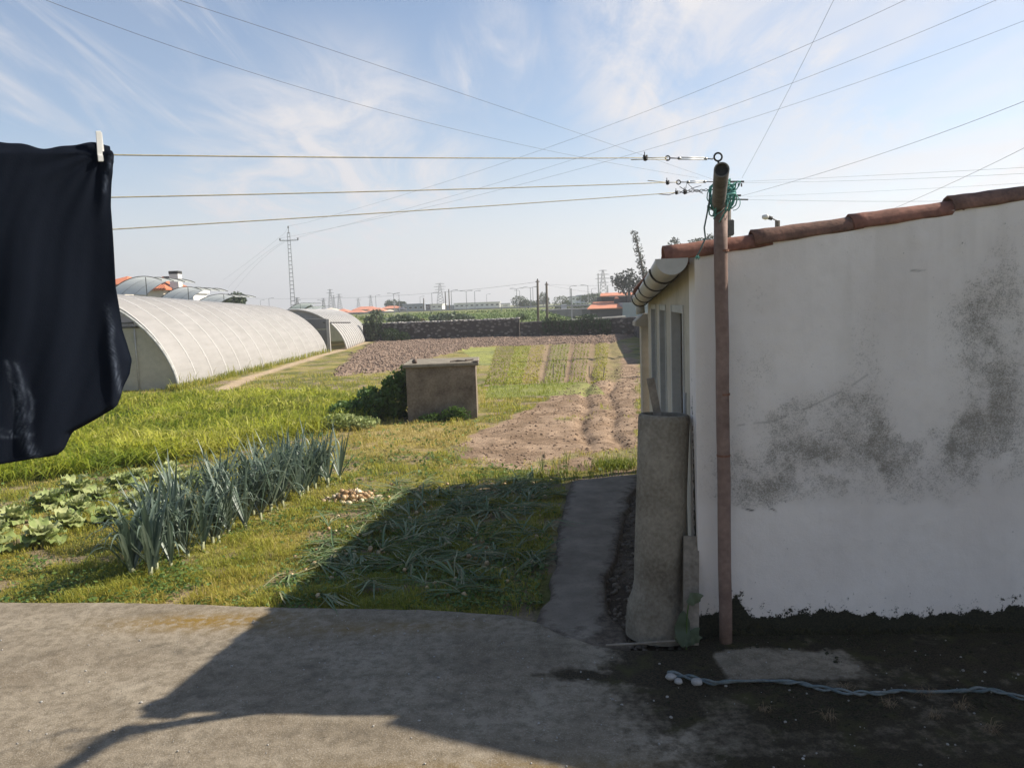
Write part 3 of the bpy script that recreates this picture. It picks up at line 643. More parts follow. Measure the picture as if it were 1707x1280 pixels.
e1 = P(1197, 262, 3.76); mb = MB(); mb.tube(ringpts(e1, .0185), .0045, 8, closed=True); mb.tube([e1 + Vector((0, 0, -.018)), e1 + Vector((.008, 0, -.055))], .005, 8); mb.build('eye_bolt', M['dark'], pole, smooth=True)
M['rustband'] = simple('rust_band', (.12, .05, .03), (.22, .11, .07), 30)
for z_ in (2.25, 1.1, 1.45): mb = MB(); mb.tube([(1.190, 4.3755, z_), (1.190, 4.3755, z_ + .012)], .0385, 20); mb.build('joint_band', M['rustband'], pole)

# washing lines
M['line'] = simple('plastic_line', (.28, .25, .16), (.42, .38, .27), 60, .6, .1)
M['darkline'] = simple('dark_wire', (.05, .05, .045), (.10, .09, .08), 60, .5, 0)
def lpt(A, B, px):
    lo, hi = -1.0, 4.0
    def prx(p): v = CAMR.transposed() @ (p - Vector((0, 0, CAMZ))); return CX + FPX * v.x / -v.z
    for _ in range(50):
        m_ = (lo + hi) / 2
        pt = A + (B - A) * m_
        if pt.y < .3 or prx(pt) < px: hi = m_
        else: lo = m_
    return A + (B - A) * lo
def clothesline(Ap, Bp, dA, dB, label, startpx, build):
    A = P(*Ap, dA); B = P(*Bp, dB); r = empty('clothesline', A, label, 'clothesline', 'clotheslines strung from the pole to the left')
    S0 = lpt(A, B, startpx); pts = []
    E = A + (B - A) * 1.55
    for k in range(31):
        f = k / 30; p = S0.lerp(E, f); p.z -= .012 * 4 * f * (1 - f) - .0; pts.append(p)
    mb = MB(); mb.tube(pts, .0021, 8); mb.build('line', M['line'], r, smooth=True); build(r, A, B); return A, B
def turnb(r, A, B, x0, x1, body):
    p0, p1 = lpt(A, B, x0), lpt(A, B, x1); mb = MB()
    for s in (-1, 1): mb.tube([p0 + Vector((0, 0, s * .0042)), p1 + Vector((0, 0, s * .0042))], .0026, 6)
    for p, q_ in ((p0, 1), (p1, -1)): mb.tube([p, p + (p1 - p0).normalized() * .012 * q_], .0068, 8)
    tb = mb.build('turnbuckle', M['steel'], r, smooth=True); return p0, p1
def knot(r, p, s=1.0, seed=0, name='knot'):
    rn = random.Random(seed); mb = MB()
    for k in range(5):
        c = [p + Vector((math.sin(a * 1.1 + k) * .006, math.cos(a + k) * .008, math.sin(a * 1.7 + k * 2) * .008)) * s for a in [i * .7 for i in range(10)]]; mb.tube(c, .0024 * s, 6)
    mb.tube([p + Vector((-.002, 0, .0)), p + Vector((-.004, 0, .02 * s))], .002, 5); mb.build(name, M['dark'], r, smooth=True)
def lineA(r, A, B):
    p0, p1 = turnb(r, A, B, 1178, 1131, 'x'); e = lpt(A, B, 1113); mb = MB()
    mb.tube(ringpts(e, .010, n=14), .0032, 6, closed=True); mb.tube([e + Vector((.01, 0, 0)), p1], .0028, 6); mb.build('ring', M['dark'], r, smooth=True); mb = MB(); mb.tube([p0, p0.lerp(e1, .5) + Vector((0, 0, -.006)), e1 + Vector((-.017, 0, 0))], .0028, 6); mb.build('hook', M['dark'], r, smooth=True)
    k = lpt(A, B, 1076); knot(r, k, 1.3, 1); mb = MB(); mb.tube([k, e + Vector((0, 0, .003))], .002, 6); mb.tube([e + Vector((0, 0, -.006)), k + Vector((0, 0, -.006)), lpt(A, B, 1052) + Vector((0, 0, -.009))], .002, 6); mb.build('tail', M['line'], r, smooth=True)
clothesline((1190, 265), (167, 251), 3.76, 2.2, 'topmost clothesline, the one the navy cloth hangs on', 1077, lineA)
def lineB(r, A, B):
    p0, p1 = turnb(r, A, B, 1176, 1146, 'x'); e = lpt(A, B, 1131); mb = MB()
    mb.tube(ringpts(e, .010, n=14), .0032, 6, closed=True); mb.tube([e + Vector((.01, 0, 0)), p1], .0026, 6); mb.build('ring', M['dark'], r, smooth=True); mb = MB(); mb.tube([p0, p0 + Vector((.06, .02, 0))], .0026, 6); mb.build('hook', M['dark'], r, smooth=True)
    k = lpt(A, B, 1113); knot(r, k, 1.15, 2); mb = MB(); mb.tube([k, e], .002, 6); mb.tube([k, lpt(A, B, 1080) + Vector((0, 0, .011))], .002, 6); mb.build('tail', M['line'], r, smooth=True)
clothesline((1185, 303), (188, 323), 4.12, 2.51, 'middle clothesline with a turnbuckle close to the pole', 1113, lineB)
def lineC(r, A, B):
    k = lpt(A, B, 1128); knot(r, k, 1.1, 3); knot(r, lpt(A, B, 1142), 1.3, 4); mb = MB()
    k2 = lpt(A, B, 1142); e = P(1190, 316, 4.42)
    mb.tube([k + (e - k) * f + Vector((0, 0, .006 * math.sin(f * 26))) for f in [i / 24 for i in range(25)]], .0022, 6); mb.tube([k + (e - k) * f - Vector((0, 0, .006 * math.sin(f * 26))) for f in [i / 24 for i in range(25)]], .0022, 6)
    mb.tube([k2, k2 + Vector((.01, 0, .05)), k2 + Vector((.045, 0, .015)), k2 + Vector((.10, 0, -.012))], .002, 6); mb.tube([k2 + Vector((-.03, 0, .03)), k2 + Vector((.01, 0, .005)), k2 + Vector((.05, 0, .022)), k2 + Vector((.09, 0, .032))], .002, 6)
    mb.tube([k, k + Vector((-.05, -.03, -.016)), k + Vector((-.12, -.06, -.012))], .002, 6); mb.build('tail', M['dark'], r, smooth=True)
clothesline((1130, 321), (190, 377), 4.38, 2.77, 'lowest clothesline, tied to the pole with twisted wire', 1129, lineC)

# teal rope bundle on the pole top
M['teal'] = simple('teal_rope', (.04, .19, .17), (.20, .45, .40), 60, .8, .4, .002)
rp = empty('rope_bundle', (1.18, 4.3, 2.5), 'tangled teal rope wound round the top of the clothesline pole', 'rope')
rn = random.Random(5); mb = MB()
c0 = P(1203, 332, 4.36)
for k in range(20):
    ph = rn.uniform(0, 6.28); rx_ = rn.uniform(.035, .075); rz = rn.uniform(.02, .08); cx = c0 + Vector((rn.uniform(-.018, .02), rn.uniform(-.03, .0), rn.uniform(-.05, .035))); tl = rn.uniform(-.6, .6)
    pts = []
    for i in range(16):
        a = 2 * math.pi * i / 16; px2 = math.cos(a) * rx_; pz = math.sin(a + ph * .3) * rz
        pts.append(cx + Vector((px2 * math.cos(tl) - pz * math.sin(tl) * .5, -.055 * math.sin(a) - .02 + .01 * math.sin(3 * a + ph), pz + px2 * math.sin(tl) * .6 + .008 * math.sin(3 * a))))
    mb.tube(pts, rn.choice([.0022, .003, .0038]), 6, closed=True)
for s in (-1, 1):
    for k in range(3):
        mb.tube([P(1203 + s * 8, 296 + k * 3, 4.25), P(1203 + s * (17 + k * 1.5), 312, 4.33), P(1203 + s * (19 + k), 335, 4.36), P(1203 + s * 12, 352, 4.34)], .0035, 6)
mb.tube([P(1222 + 12 * math.sin(a), 338 - 13 * math.cos(a), 4.36) for a in [i * .35 for i in range(10)]], .0022, 6)
mb.build('coils', M['teal'], rp, smooth=True)
mb = MB(); cp = [P(*a, 4.30) for a in ((1184, 322), (1182, 338), (1178, 360), (1174, 380), (1176, 398), (1172, 406), (1166, 420), (1162, 426))]; mb.tube(cp, .0045, 8); cd = mb.build('hanging_cord', simple('grey_green_cord', (.06, .09, .085), (.12, .16, .15), 60), rp, smooth=True)
mb = MB(); 
for k in range(5): mb.tube([cp[-1] + Vector((.003, 0, .004)), P(1158 + k * 2.2, 431 + (k % 2) * 2, 4.30 + k * .004)], .003, 5)
mb.build('frayed_end', M['teal'], cd, smooth=True)

# ------------------------------------------------------------------ navy cloth on the line, with its peg
A = P(1190, 265, 3.76); B = P(167, 251, 2.2); ld = (B - A); ln = Vector((ld.y, -ld.x, 0)).normalized()
if ln.y > 0: ln = -ln         # towards the camera side
def onplane(px, py, off=0.0):
    v = ray(px, py); o = Vector((0, 0, CAMZ)); t = ((A - o).dot(ln)) / v.dot(ln); return o + v * t + ln * off
ry_ = [248, 262, 300, 345, 400, 480, 550, 575, 600, 625, 645, 662, 676, 690, 705, 720, 735, 748, 758, 765, 771]
rxx = [183, 188, 185, 184, 188, 192, 205, 214, 222, 218, 208, 203, 196, 176, 150, 122, 114, 108, 96, 72, 12]
V = []; AT = []; nu, nvv = 110, 120
def stroke(x, y, pts, w):
    best = 0
    for (x0, y0), (x1, y1) in zip(pts[:-1], pts[1:]):
        dx, dy = x1 - x0, y1 - y0; t_ = np.clip(((x - x0) * dx + (y - y0) * dy) / (dx * dx + dy * dy), 0, 1)
        best = max(best, math.exp(-(((x - x0 - t_ * dx) ** 2 + (y - y0 - t_ * dy) ** 2) / w ** 2)))
    return best
STR = [([(10, 604), (16, 626), (26, 648)], 3.5), ([(27, 606), (32, 628), (34, 650)], 3.5), ([(30, 645), (32, 680), (36, 715)], 9), ([(45, 650), (54, 668), (50, 700)], 3.5), ([(36, 715), (44, 740), (58, 762)], 8),
       ([(178, 512), (184, 545), (183, 572)], 4.5), ([(183, 575), (190, 610), (200, 650), (206, 655)], 5), ([(172, 320), (176, 296), (182, 262)], 3), ([(0, 726), (22, 728), (54, 722)], 2.5), ([(0, 716), (14, 718), (20, 724)], 1.8)]
for j in range(nvv + 1):
    for i in range(nu + 1):
        v_ = j / nvv; u_ = i / nu; py = 250 + (771 - 250) * v_
        xr = float(np.interp(py, ry_, rxx)); px = xr - (1 - u_) ** 1.15 * (xr + 330 - 110 * v_)
        off = .010 + .006 * math.sin(px * .028 + 1.2 * math.sin(py * .006)) * min(1, v_ * 2.5) + .004 * math.sin(px * .075 + py * .012) * min(1, v_ * 2)
        off += .016 * math.exp(-((px - 180 - (py - 500) * .05) / 11) ** 2) * sst(480, 620, py) - .02 * math.exp(-((px - xr) / 10) ** 2) * sst(470, 600, py)
        off += .010 * math.exp(-((px - 176 + (py - 300) * .16) / 7) ** 2) * sst(400, 270, py) + .008 * math.exp(-((px - 34 - (py - 650) * .1) / 9) ** 2) * sst(600, 650, py)
        an_ = math.atan2(py - 250, px - 168 + .01); dd_ = math.hypot(px - 168, py - 250); off += .0045 * math.sin(an_ * 17) * math.exp(-dd_ / 90) * min(1, dd_ / 14) + 0.0004 * math.sin(px * .21 + py * .05 + 2 * math.sin(py * .02))
        if j == 0: off = 0.004
        V.append(onplane(px, py + (1.5 * math.sin(px * .11) if j == 0 else 0) + 2.5 * math.sin(px * .045 + 2) * sst(.9, 1, v_), off))
        AT.append(max([stroke(px, py, s_, w_) for s_, w_ in STR] + [0]) * (.6 + .4 * math.sin(px * .9 + py * .35)))
nf = len(V)
for j in range(1, 41):                # over the line and down the far side
    for i in range(nu + 1):
        p = V[i]; f = j / 40; a = min(1, f * 8) * math.pi; back = -.010 * (1 - math.cos(a)) / 2 * 2
        hh = (.009 + .004 * math.sin(i * .13)) * math.sin(a) + (.004 + .005 * math.sin(i * .21)) * math.sin(min(a, 1.57)) - max(0, f - .125) * .62
        V.append(p + ln * (back - .02 * max(0, f - .125) * math.sin(i * .3)) + Vector((0, 0, hh)) + (p - V[0]).normalized() * (-.03 * max(0, f - .125)) * (i / nu)); AT.append(0)
F = [(j * (nu + 1) + i, j * (nu + 1) + i + 1, (j + 1) * (nu + 1) + i + 1, (j + 1) * (nu + 1) + i) for j in range(nvv) for i in range(nu)]
for j in range(40):
    for i in range(nu):
        a_ = (i if j == 0 else nf + (j - 1) * (nu + 1) + i); b_ = nf + j * (nu + 1) + i; F.append((a_, b_, b_ + 1, a_ + 1))
m, t, b = mat('navy_jersey'); q = NT(t); b.inputs['Roughness'].default_value = .95; b.inputs['Specular IOR Level'].default_value = .08
wv = q.noise(400, 3); base = q.mix(q.rng(wv, .3, .7), (.0035, .0055, .0105), (.0062, .009, .016)); base = q.mix(q.math('MULTIPLY', q.math('MULTIPLY', q.attr('pr'), q.rng(q.noise(45, 4, .7), .3, .6)), .9), base, (.075, .09, .12))
q.put(b.inputs['Base Color'], base); q.bump(q.math('ADD', wv, q.math('MULTIPLY', q.noise(30, 4), 1.5)), .3, .003, b)
tr = q.n('ShaderNodeBsdfTranslucent'); tr.inputs[0].default_value = (.004, .004, .014, 1); mx = q.n('ShaderNodeAddShader'); t.links.new(b.outputs[0], mx.inputs[0]); t.links.new(tr.outputs[0], mx.inputs[1]); t.links.new(mx.outputs[0], t.nodes['Material Output'].inputs[0])
cl = mesh('hanging_garment', V, F, m, org=tuple(P(100, 250, 2.15)), smooth=True, attrs={'pr': np.array(AT)})
so_ = cl.modifiers.new('thickness', 'SOLIDIFY'); so_.thickness = .0022; so_.offset = 0
tag(cl, 'dark navy cotton garment with a worn pale print draped over the topmost clothesline', 'garment')
# clothes peg
pg = P(167, 245, 2.19); peg = empty('clothes_peg', pg, 'white plastic clothes peg clipping the navy garment to the line', 'peg')
M['pegplastic'] = simple('white_plastic', (.66, .65, .62), (.74, .73, .70), 30, .45, 0)
ax = ld.normalized(); Mx = Matrix((ax, -ln, Vector((0, 0, 1)))).transposed().to_4x4(); Mx.translation = pg
for s in (-1, 1):
    mb = MB(); R3 = Matrix.Rotation(s * .10, 4, 'X'); mb.bevbox(-.0062, .0062, -.0035, .0035, -.037, .040, .001, Mx @ Matrix.Translation((.003 * s, -s * .0065, 0)) @ R3)
    mb.bevbox(-.0062, .0062, -.0045, .0045, -.041, -.024, .001, Mx @ Matrix.Translation((.003 * s, -s * .0115, 0)) @ R3)
    mb.build('jaw', M['pegplastic'], peg)
mb = MB(); mb.tube([Mx @ Vector((-.004 + .002 * k, .007 * math.sin(k * 1.6), .004 + .007 * math.cos(k * 1.6))) for k in range(7)], .0012, 6); mb.build('spring', M['steel'], peg, smooth=True)

# ------------------------------------------------------------------ concrete pipe and things beside the shed
M['cpipe'] = simple('mossy_concrete', (.12, .10, .072), (.31, .275, .215), 3.2, .92, .7, .006, det=8, fine=14)
def rotmat(base, top):
    d = (Vector(top) - Vector(base)); return Matrix.Translation(base) @ Vector((0, 0, 1)).rotation_difference(d.normalized()).to_matrix().to_4x4(), d.length
pb, pt = Vector((.835, 4.60, -.04)), P(1107, 690, 4.66); Mx, hL = rotmat(pb, pt)
cp_ = empty('concrete_pipe', pb, 'upright hollow concrete drain pipe with a wide collar at its foot', 'pipe')
mb = MB(); mb.lathe([(.19, 0), (.192, .05), (.188, .15), (.182, .20), (.158, .27), (.150, .33), (.152, .6), (.1515, hL - .3), (.154, hL - .03), (.150, hL - .008), (.143, hL), (.130, hL), (.124, hL - .02), (.124, .3), (.124, .05)], 40, Mx)
o = mb.build('pipe_wall', M['cpipe'], cp_, smooth=True)
# stakes standing in the pipe
M['oldwood'] = simple('weathered_wood', (.13, .11, .085), (.30, .26, .21), 7, .9, .5, .003)
mb = MB(); mb.bevbox(-.022, .022, -.012, .012, -.3, .26, .002, Matrix.Translation(P(1098, 700, 4.66)) @ Matrix.Rotation(-.18, 4, 'Y'))
tag(mb.build('wooden_stake', M['oldwood'], org=tuple(P(1098, 690, 4.66))), 'short wooden stake leaning inside the top of the concrete pipe', 'stake')
# leaning plank
p0, p1 = Vector((.985, 4.35, 0)), P(1152, 893, 4.50); Mx, hL = rotmat(p0, p1)
mb = MB(); mb.bevbox(-.045, .045, -.012, .012, 0, hL, .003, Mx); tag(mb.build('plank', M['oldwood'], org=tuple(p0)), 'weathered grey plank leaning between the concrete pipe and the shed corner', 'plank')
mb = MB(); mb.tube([P(1010, 1078, 4.38) * 1, P(1060, 1076, 4.36), P(1128, 1071, 4.34)], [.006, .008, .006], 7); o = mb.build('stick', M['oldwood'], org=(.7, 4.3, 0)); o.location.z += .012 - 0; tag(o, 'thin dry stick lying on the ground before the concrete pipe', 'stick')
# broad leaved plant
def bigleaf(mb, base, tip, w, bend=.02):
    base = Vector(base); tip = Vector(tip); d = tip - base; s = d.cross(Vector((0, 1, 0))).normalized(); nrm = s.cross(d).normalized(); V = []; n = 8
    for k in range(n + 1):
        f = k / n; ww = w * math.sin(math.pi * min(1, f * .93 + .05)) ** .8; c = base + d * f + nrm * bend * math.sin(f * math.pi)
        V += [c - s * ww + nrm * .01 * math.sin(k * 1.9), c - nrm * .008, c + s * ww + nrm * .01 * math.cos(k * 1.7)]
    mb.add(V, [(3 * k + a, 3 * k + a + 1, 3 * k + a + 4, 3 * k + a + 3) for k in range(n) for a in (0, 1)])
pl_ = empty('broadleaf_plant', (1.03, 4.33, 0), 'young broad-leaved plant growing at the shed corner beside the plank', 'plant')
mb = MB(); D_ = 4.30
for a, c, w in (((1138, 1078), (1140, 1018), .045), ((1143, 1078), (1166, 1046), .035), ((1150, 1072), (1170, 1062), .03), ((1146, 1006), (1172, 992), .036), ((1142, 1076), (1124, 1060), .022)): bigleaf(mb, P(*a, D_), P(*c, D_ + .03), w)
mesh('leaves', mb.V, mb.F, M['greyleaf'], pl_, smooth=True, attrs={'v': np.linspace(.3, .9, len(mb.V))})
mb = MB(); mb.tube([P(1144, 1082, D_ + .02), P(1145, 1030, D_ + .03), P(1148, 1004, D_ + .02)], .004, 6); mesh('stem', mb.V, mb.F, M['weed'], pl_, attrs={'v': np.full(len(mb.V), .4)})

# twisted rag rope on the yard
M['rag'] = simple('blue_grey_rag', (.09, .115, .115), (.22, .24, .235), 16, .9, .5, .004)
rr = empty('rag_rope', (1.6, 3.75, 0), 'twisted pale blue plastic strip lying across the mossy yard', 'rope')
pp = [(.78, 3.99), (.88, 3.93), (.99, 3.86), (1.12, 3.87), (1.28, 3.86), (1.42, 3.83), (1.52, 3.77), (1.64, 3.71), (1.75, 3.70), (1.9, 3.72), (2.04, 3.69), (2.2, 3.70), (2.32, 3.70), (2.42, 3.62), (2.6, 3.56), (2.9, 3.5)]
for s in range(2):
    mb = MB(); pts = []
    for i in range(len(pp) * 6 - 5):
        f = i / 6; a = int(f); a = min(a, len(pp) - 2); g = f - a; xx = pp[a][0] * (1 - g) + pp[a + 1][0] * g; yy = pp[a][1] * (1 - g) + pp[a + 1][1] * g
        pts.append((xx, yy + .010 * math.sin(f * 5 + s * 2.4), .016 + .006 * math.sin(f * 4 + s * 3) + .008 * (float(vn(f, s, 3)) - .4)))
    mb.tube(pts, [.0040 + .005 * float(vn(i * .5, s, 9)) for i in range(len(pts))], 7); mb.build('strand', [M['rag'], simple('blue_rag', (.07, .10, .11), (.18, .215, .215), 14)][s], rr, smooth=True)
def ico(sub=1):
    t = (1 + 5 ** .5) / 2; V = [(-1, t, 0), (1, t, 0), (-1, -t, 0), (1, -t, 0), (0, -1, t), (0, 1, t), (0, -1, -t), (0, 1, -t), (t, 0, -1), (t, 0, 1), (-t, 0, -1), (-t, 0, 1)]
    F = [(0, 11, 5), (0, 5, 1), (0, 1, 7), (0, 7, 10), (0, 10, 11), (1, 5, 9), (5, 11, 4), (11, 10, 2), (10, 7, 6), (7, 1, 8), (3, 9, 4), (3, 4, 2), (3, 2, 6), (3, 6, 8), (3, 8, 9), (4, 9, 5), (2, 4, 11), (6, 2, 10), (8, 6, 7), (9, 8, 1)]
    V = [Vector(v).normalized() for v in V]
    for _ in range(sub):
        c = {}; F2 = []
        def mid(a, b):
            k = (min(a, b), max(a, b))
            if k not in c: c[k] = len(V); V.append(((V[a] + V[b]) / 2).normalized())
            return c[k]
        for a, b_, d in F: ab, bd, da = mid(a, b_), mid(b_, d), mid(d, a); F2 += [(a, ab, da), (b_, bd, ab), (d, da, bd), (ab, bd, da)]
        F = F2
    return np.array(V), np.array(F)
IV1, IF1 = ico(1); IV0, IF0 = ico(0); IV2, IF2 = ico(2)
M['stone'] = simple('pale_stone', (.25, .24, .22), (.42, .40, .37), 18, .9, .6, .004)
for i, (a, b_, s, lb) in enumerate(((1118, 1131, .024, 'left'), (1131, 1138, .02, 'mid'), (1162, 1140, .026, 'right'))):
    p = G(a, b_); V = IV1 * np.array([s * 1.2, s, s * .75]) * (1 + .35 * (vn(IV1[:, 0] * 2 + i * 3, IV1[:, 1] * 2 + IV1[:, 2], i)[:, None] - .5))
    o = mesh('stone', V, IF1, M['stone'], org=(p.x, p.y, s * .5), local=True, smooth=False)
    tag(o, ['larger pale stone at the left end of the blue strip', 'small pale stone just right of the left-end stone by the blue strip', 'pale stone resting against the blue strip at the shed corner'][i], 'stone', 'pale stones beside the blue strip')
def scatter_rocks(name, P_, sz, matl, label, cat, seed=0, flat=.7, attrs=None, iv=IV0, if_=IF0):
    r = np.random.default_rng(seed); n = len(P_); k = len(iv)
    sc = (sz * (.5 + r.random(n) ** 2 * 1.4))[:, None, None] * (0.7 + .6 * r.random((n, 1, 3))); sc[:, :, 2] *= flat
    jit = 1 + .5 * (r.random((n, k, 1)) - .5); th = r.uniform(0, 6.28, n); c, s = np.cos(th), np.sin(th)
    V = iv[None] * sc * jit; Vx = V[..., 0] * c[:, None] - V[..., 1] * s[:, None]; Vy_ = V[..., 0] * s[:, None] + V[..., 1] * c[:, None]
    V = np.stack([Vx, Vy_, V[..., 2]], -1) + np.asarray(P_)[:, None, :]
    F = (if_[None] + (np.arange(n) * k)[:, None, None]).reshape(-1, 3)
    o = mesh(name, V.reshape(-1, 3), F, matl, org=(0, 0, 0), smooth=False); return tag(o, label, cat, kind='stuff')
# gravel and crumbs in the dirt beside the path
n = 1300; yy = RNG.uniform(4.35, 8.9, n); lx = np.interp(yy, [p[1] for p in PATHR], [p[0] for p in PATHR]); xx = lx - .12 + RNG.random(n) ** 1.1 * np.maximum(1.06 + (yy - 4.45) * .118 - lx, .1)
scatter_rocks('gravel', np.stack([xx, yy, gh(xx, yy) + .004], 1), .013, simple('crumbs', (.08, .06, .045), (.22, .18, .135), 9, .95, .2), 'dark gravel and crumbs between the path and the shed', 'gravel', 3)
n = 420; xx = RNG.uniform(-3.5, 2.6, n); yy = RNG.uniform(2.9, 5.0, n); k = (yy < yedge(xx) - .1); xx, yy = xx[k], yy[k]
scatter_rocks('grit', np.stack([xx, yy, 0 * xx + .003], 1), .0042, M['stone'], 'small pale grit scattered on the concrete yard', 'grit', 4)
# moss cushions on the yard and at the wall foot
n = 9000; xx = RNG.uniform(.2, 3.05, n); yy = RNG.uniform(2.9, 4.47, n); dn = sst(.7, 1.4, xx) * sst(.46, .60, fbm(xx * 3.0, yy * 3.6, 74)) + .9 * sst(4.28, 4.42, yy) * sst(1.2, 1.3, xx)
k = (RNG.random(n) < dn) & ~((xx > 1.03) & (xx < 1.7) & (yy > 3.9) & (yy < 4.28)); xx, yy = xx[k], yy[k]
scatter_rocks('moss', np.stack([xx, yy, 0 * xx - .001], 1), .0075, simple('moss', (.013, .013, .008), (.05, .047, .022), 20, .97, .3), 'dark moss and lichen cushions covering the shaded yard', 'moss', 5, .5)
n = 900; xx = RNG.uniform(1.24, 3.05, n); zz_ = RNG.random(n) ** 1.8 * (.0 + .11 * fbm(xx * 5, 0 * xx, 94))
tmp = np.stack([xx, fwy(xx) - .003, zz_], 1); scatter_rocks('wall_moss', tmp, .0065, bpy.data.materials['moss'], 'black moss growing up the foot of the white wall', 'moss', 6, 1.0)
# dry straw weeds on the yard
for i, (a, b_, s) in enumerate(((1385, 1200, .11), (1480, 1178, .10), (1275, 1185, .08), (1650, 1220, .12), (1545, 1160, .13), (1560, 1195, .09), (1410, 1150, .10), (1600, 1180, .11))):
    p = G(a, b_); nb = 34
    aa = RNG.uniform(0, 6.28, nb); pts = np.stack([p.x + RNG.normal(0, .015, nb), p.y + RNG.normal(0, .01, nb), np.zeros(nb)], 1)
    o = blades('dry_weed', pts, s * .62 * RNG.uniform(.4, 1.3, nb), .0022, RNG.uniform(.6, 1.3, nb), M['straw'], RNG.random(nb), org=(p.x, p.y, 0), droop=.55)
    tag(o, ['dry straw tuft alone on the dark moss, left of the other tufts of its row', 'dry straw tuft just below the blue strip, left of the frame-side pair', 'small reddish straw tuft nearest the pale concrete patch', 'widest straw tuft, nearest the right edge of the yard', 'straw tuft rooted right at the kink of the blue strip', 'small straw tuft on the moss under the right half of the blue strip', 'straw tuft touching the blue strip halfway along', 'straw tuft behind the widest one near the right edge'][i], 'dry weed', 'dry straw tufts on the yard')

# ------------------------------------------------------------------ the concrete tank in the garden
tank = empty('well_box', (-1.27, 14.2, 0), 'square cement-rendered well box with a flat slab lid in the garden', 'well')
bx0, bx1, by0, by1 = -1.93, -.66, 14.2, 15.55
M['render'] = simple('stained_render', (.10, .075, .052), (.27, .22, .165), 3.2, .92, .6, .008, det=8, fine=9)
Rz_ = Matrix.Translation((-1.3, 14.2, 0)) @ Matrix.Rotation(math.radians(1.5), 4, 'Z') @ Matrix.Translation((1.3, -14.2, 0))
mb = MB(); mb.bevbox(bx0, bx1, by0, by1, -.25, .915, .006, Rz_); mb.build('tank_wall', M['render'], tank)
mb = MB(); mb.bevbox(bx0 - .05, bx1 + .06, by0 - .05, by1 + .06, .917, .985, .012, Rz_); mb.build('lid', simple('slab_lid', (.16, .135, .10), (.28, .245, .19), 4, .9, .5, .004), tank)
for i, (x_, y_, r_, s_, nm, lb) in enumerate(((-1.78, 14.35, 0, .05, 'clod', 'brown lump of earth on the left corner of the well lid'), (-.98, 14.45, .5, .045, 'tile_shard', 'dark broken tile on the right half of the well lid'), (-.80, 14.6, 1.2, .05, 'tile_shard', 'second broken tile behind, near the right edge of the well lid'), (-.66, 14.22, 2.2, .04, 'tile_shard', 'broken piece hanging over the near right corner of the well lid'))):
    V = IV1 * (np.array([s_ * (1 if i == 0 else 2.4), s_ * 1.2, s_ * (1 if i == 0 else .35)])) * (1 + .6 * (vn(IV1[:, 0] * 2 + i * 5, IV1[:, 1] * 2 + IV1[:, 2], i + 4)[:, None] - .5))
    o = mesh(nm, V, IF1, simple('rubble', (.07, .05, .04), (.17, .12, .09), 12), org=(x_, y_, .985 + s_ * (.7 if i == 0 else .2)), local=True); o.rotation_euler = (.1, .12, r_); tag(o, lb, 'rubble')
mb = MB(); mb.tube([(-1.12, 14.32, 1.0), (-1.0, 14.4, 1.01), (-.85, 14.33, 1.0), (-.70, 14.4, 1.02)], .012, 6); tag(mb.build('twig', M['bark'], org=(-.9, 14.35, 1.0)), 'bent dark twig lying on the well lid', 'twig')

# ------------------------------------------------------------------ greenhouses
def filmmat(name, c1, c2, trans):
    m, t, b = mat(name); q = NT(t); nA = q.noise(.8, 5, .6); nB = q.noise(6, 5, .6, q.co('Object', (1, .15, 1)))
    c = q.mix(q.rng(q.math('ADD', q.math('MULTIPLY', nA, .5), q.math('MULTIPLY', nB, .5)), .38, .62), c1, c2); q.put(b.inputs['Base Color'], c); b.inputs['Roughness'].default_value = .55
    tr = q.n('ShaderNodeBsdfTranslucent'); q.put(tr.inputs[0], c); mx = q.n('ShaderNodeMixShader'); mx.inputs[0].default_value = trans
    t.links.new(b.outputs[0], mx.inputs[1]); t.links.new(tr.outputs[0], mx.inputs[2]); t.links.new(mx.outputs[0], t.nodes['Material Output'].inputs[0]); q.bump(nB, .5, .02, b); return m
M['film'] = filmmat('greenhouse_film', (.41, .39, .365), (.50, .475, .45), .38); M['film_end'] = filmmat('greenhouse_end_film', (.52, .52, .45), (.64, .63, .55), .55)
M['rib'] = simple('white_rib', (.52, .50, .47), (.58, .56, .53), 5, .6, 0); M['tubegrey'] = simple('dark_tube', (.06, .065, .06), (.13, .13, .12), 9, .6, 0)
def arch(c, a, h, t, pw=.6):            # t from 0 (left foot) to 1 (right foot)
    th = math.pi * (1 - t); return c + a * math.cos(th), h * max(0, math.sin(th) ** 2) ** pw
def tunnel(root, y0, y1, cf, a, hf, nr, ribw=.03, zb=-.06, sag=.03):
    ny = (nr - 1) * 4 + 1; na = 44; V = []
    for j in range(ny):
        f = j / (ny - 1); yy = y0 + (y1 - y0) * f; s = sag * (math.sin(math.pi * ((f * (nr - 1)) % 1)) if 0 < f < 1 else 0)
        for i in range(na + 1):
            x_, z_ = arch(cf(f), a - s, hf(f) - s, i / na); V.append((x_, yy, zb + z_))
    w = na + 1; F = [(j * w + i, j * w + i + 1, (j + 1) * w + i + 1, (j + 1) * w + i) for j in range(ny - 1) for i in range(na)]
    mesh('cover', V, F, M['film'], root, smooth=True)
    for r in range(nr):
        f = r / (nr - 1); yy = y0 + (y1 - y0) * f; mb = MB(); mb.tube([(arch(cf(f), a, hf(f), i / 30)[0], yy, zb + arch(cf(f), a, hf(f), i / 30)[1]) for i in range(31)], ribw, 6); mb.build('rib', M['rib'], root, smooth=True)
g1_ = empty('greenhouse', (-12.6, 22.1, 0), 'long white plastic tunnel greenhouse nearest the camera, its gable beside the navy cloth', 'greenhouse', 'plastic tunnel greenhouses')
cf1 = lambda f: -12.75 + .16 * f; hf1 = lambda f: 2.90 - .46 * f
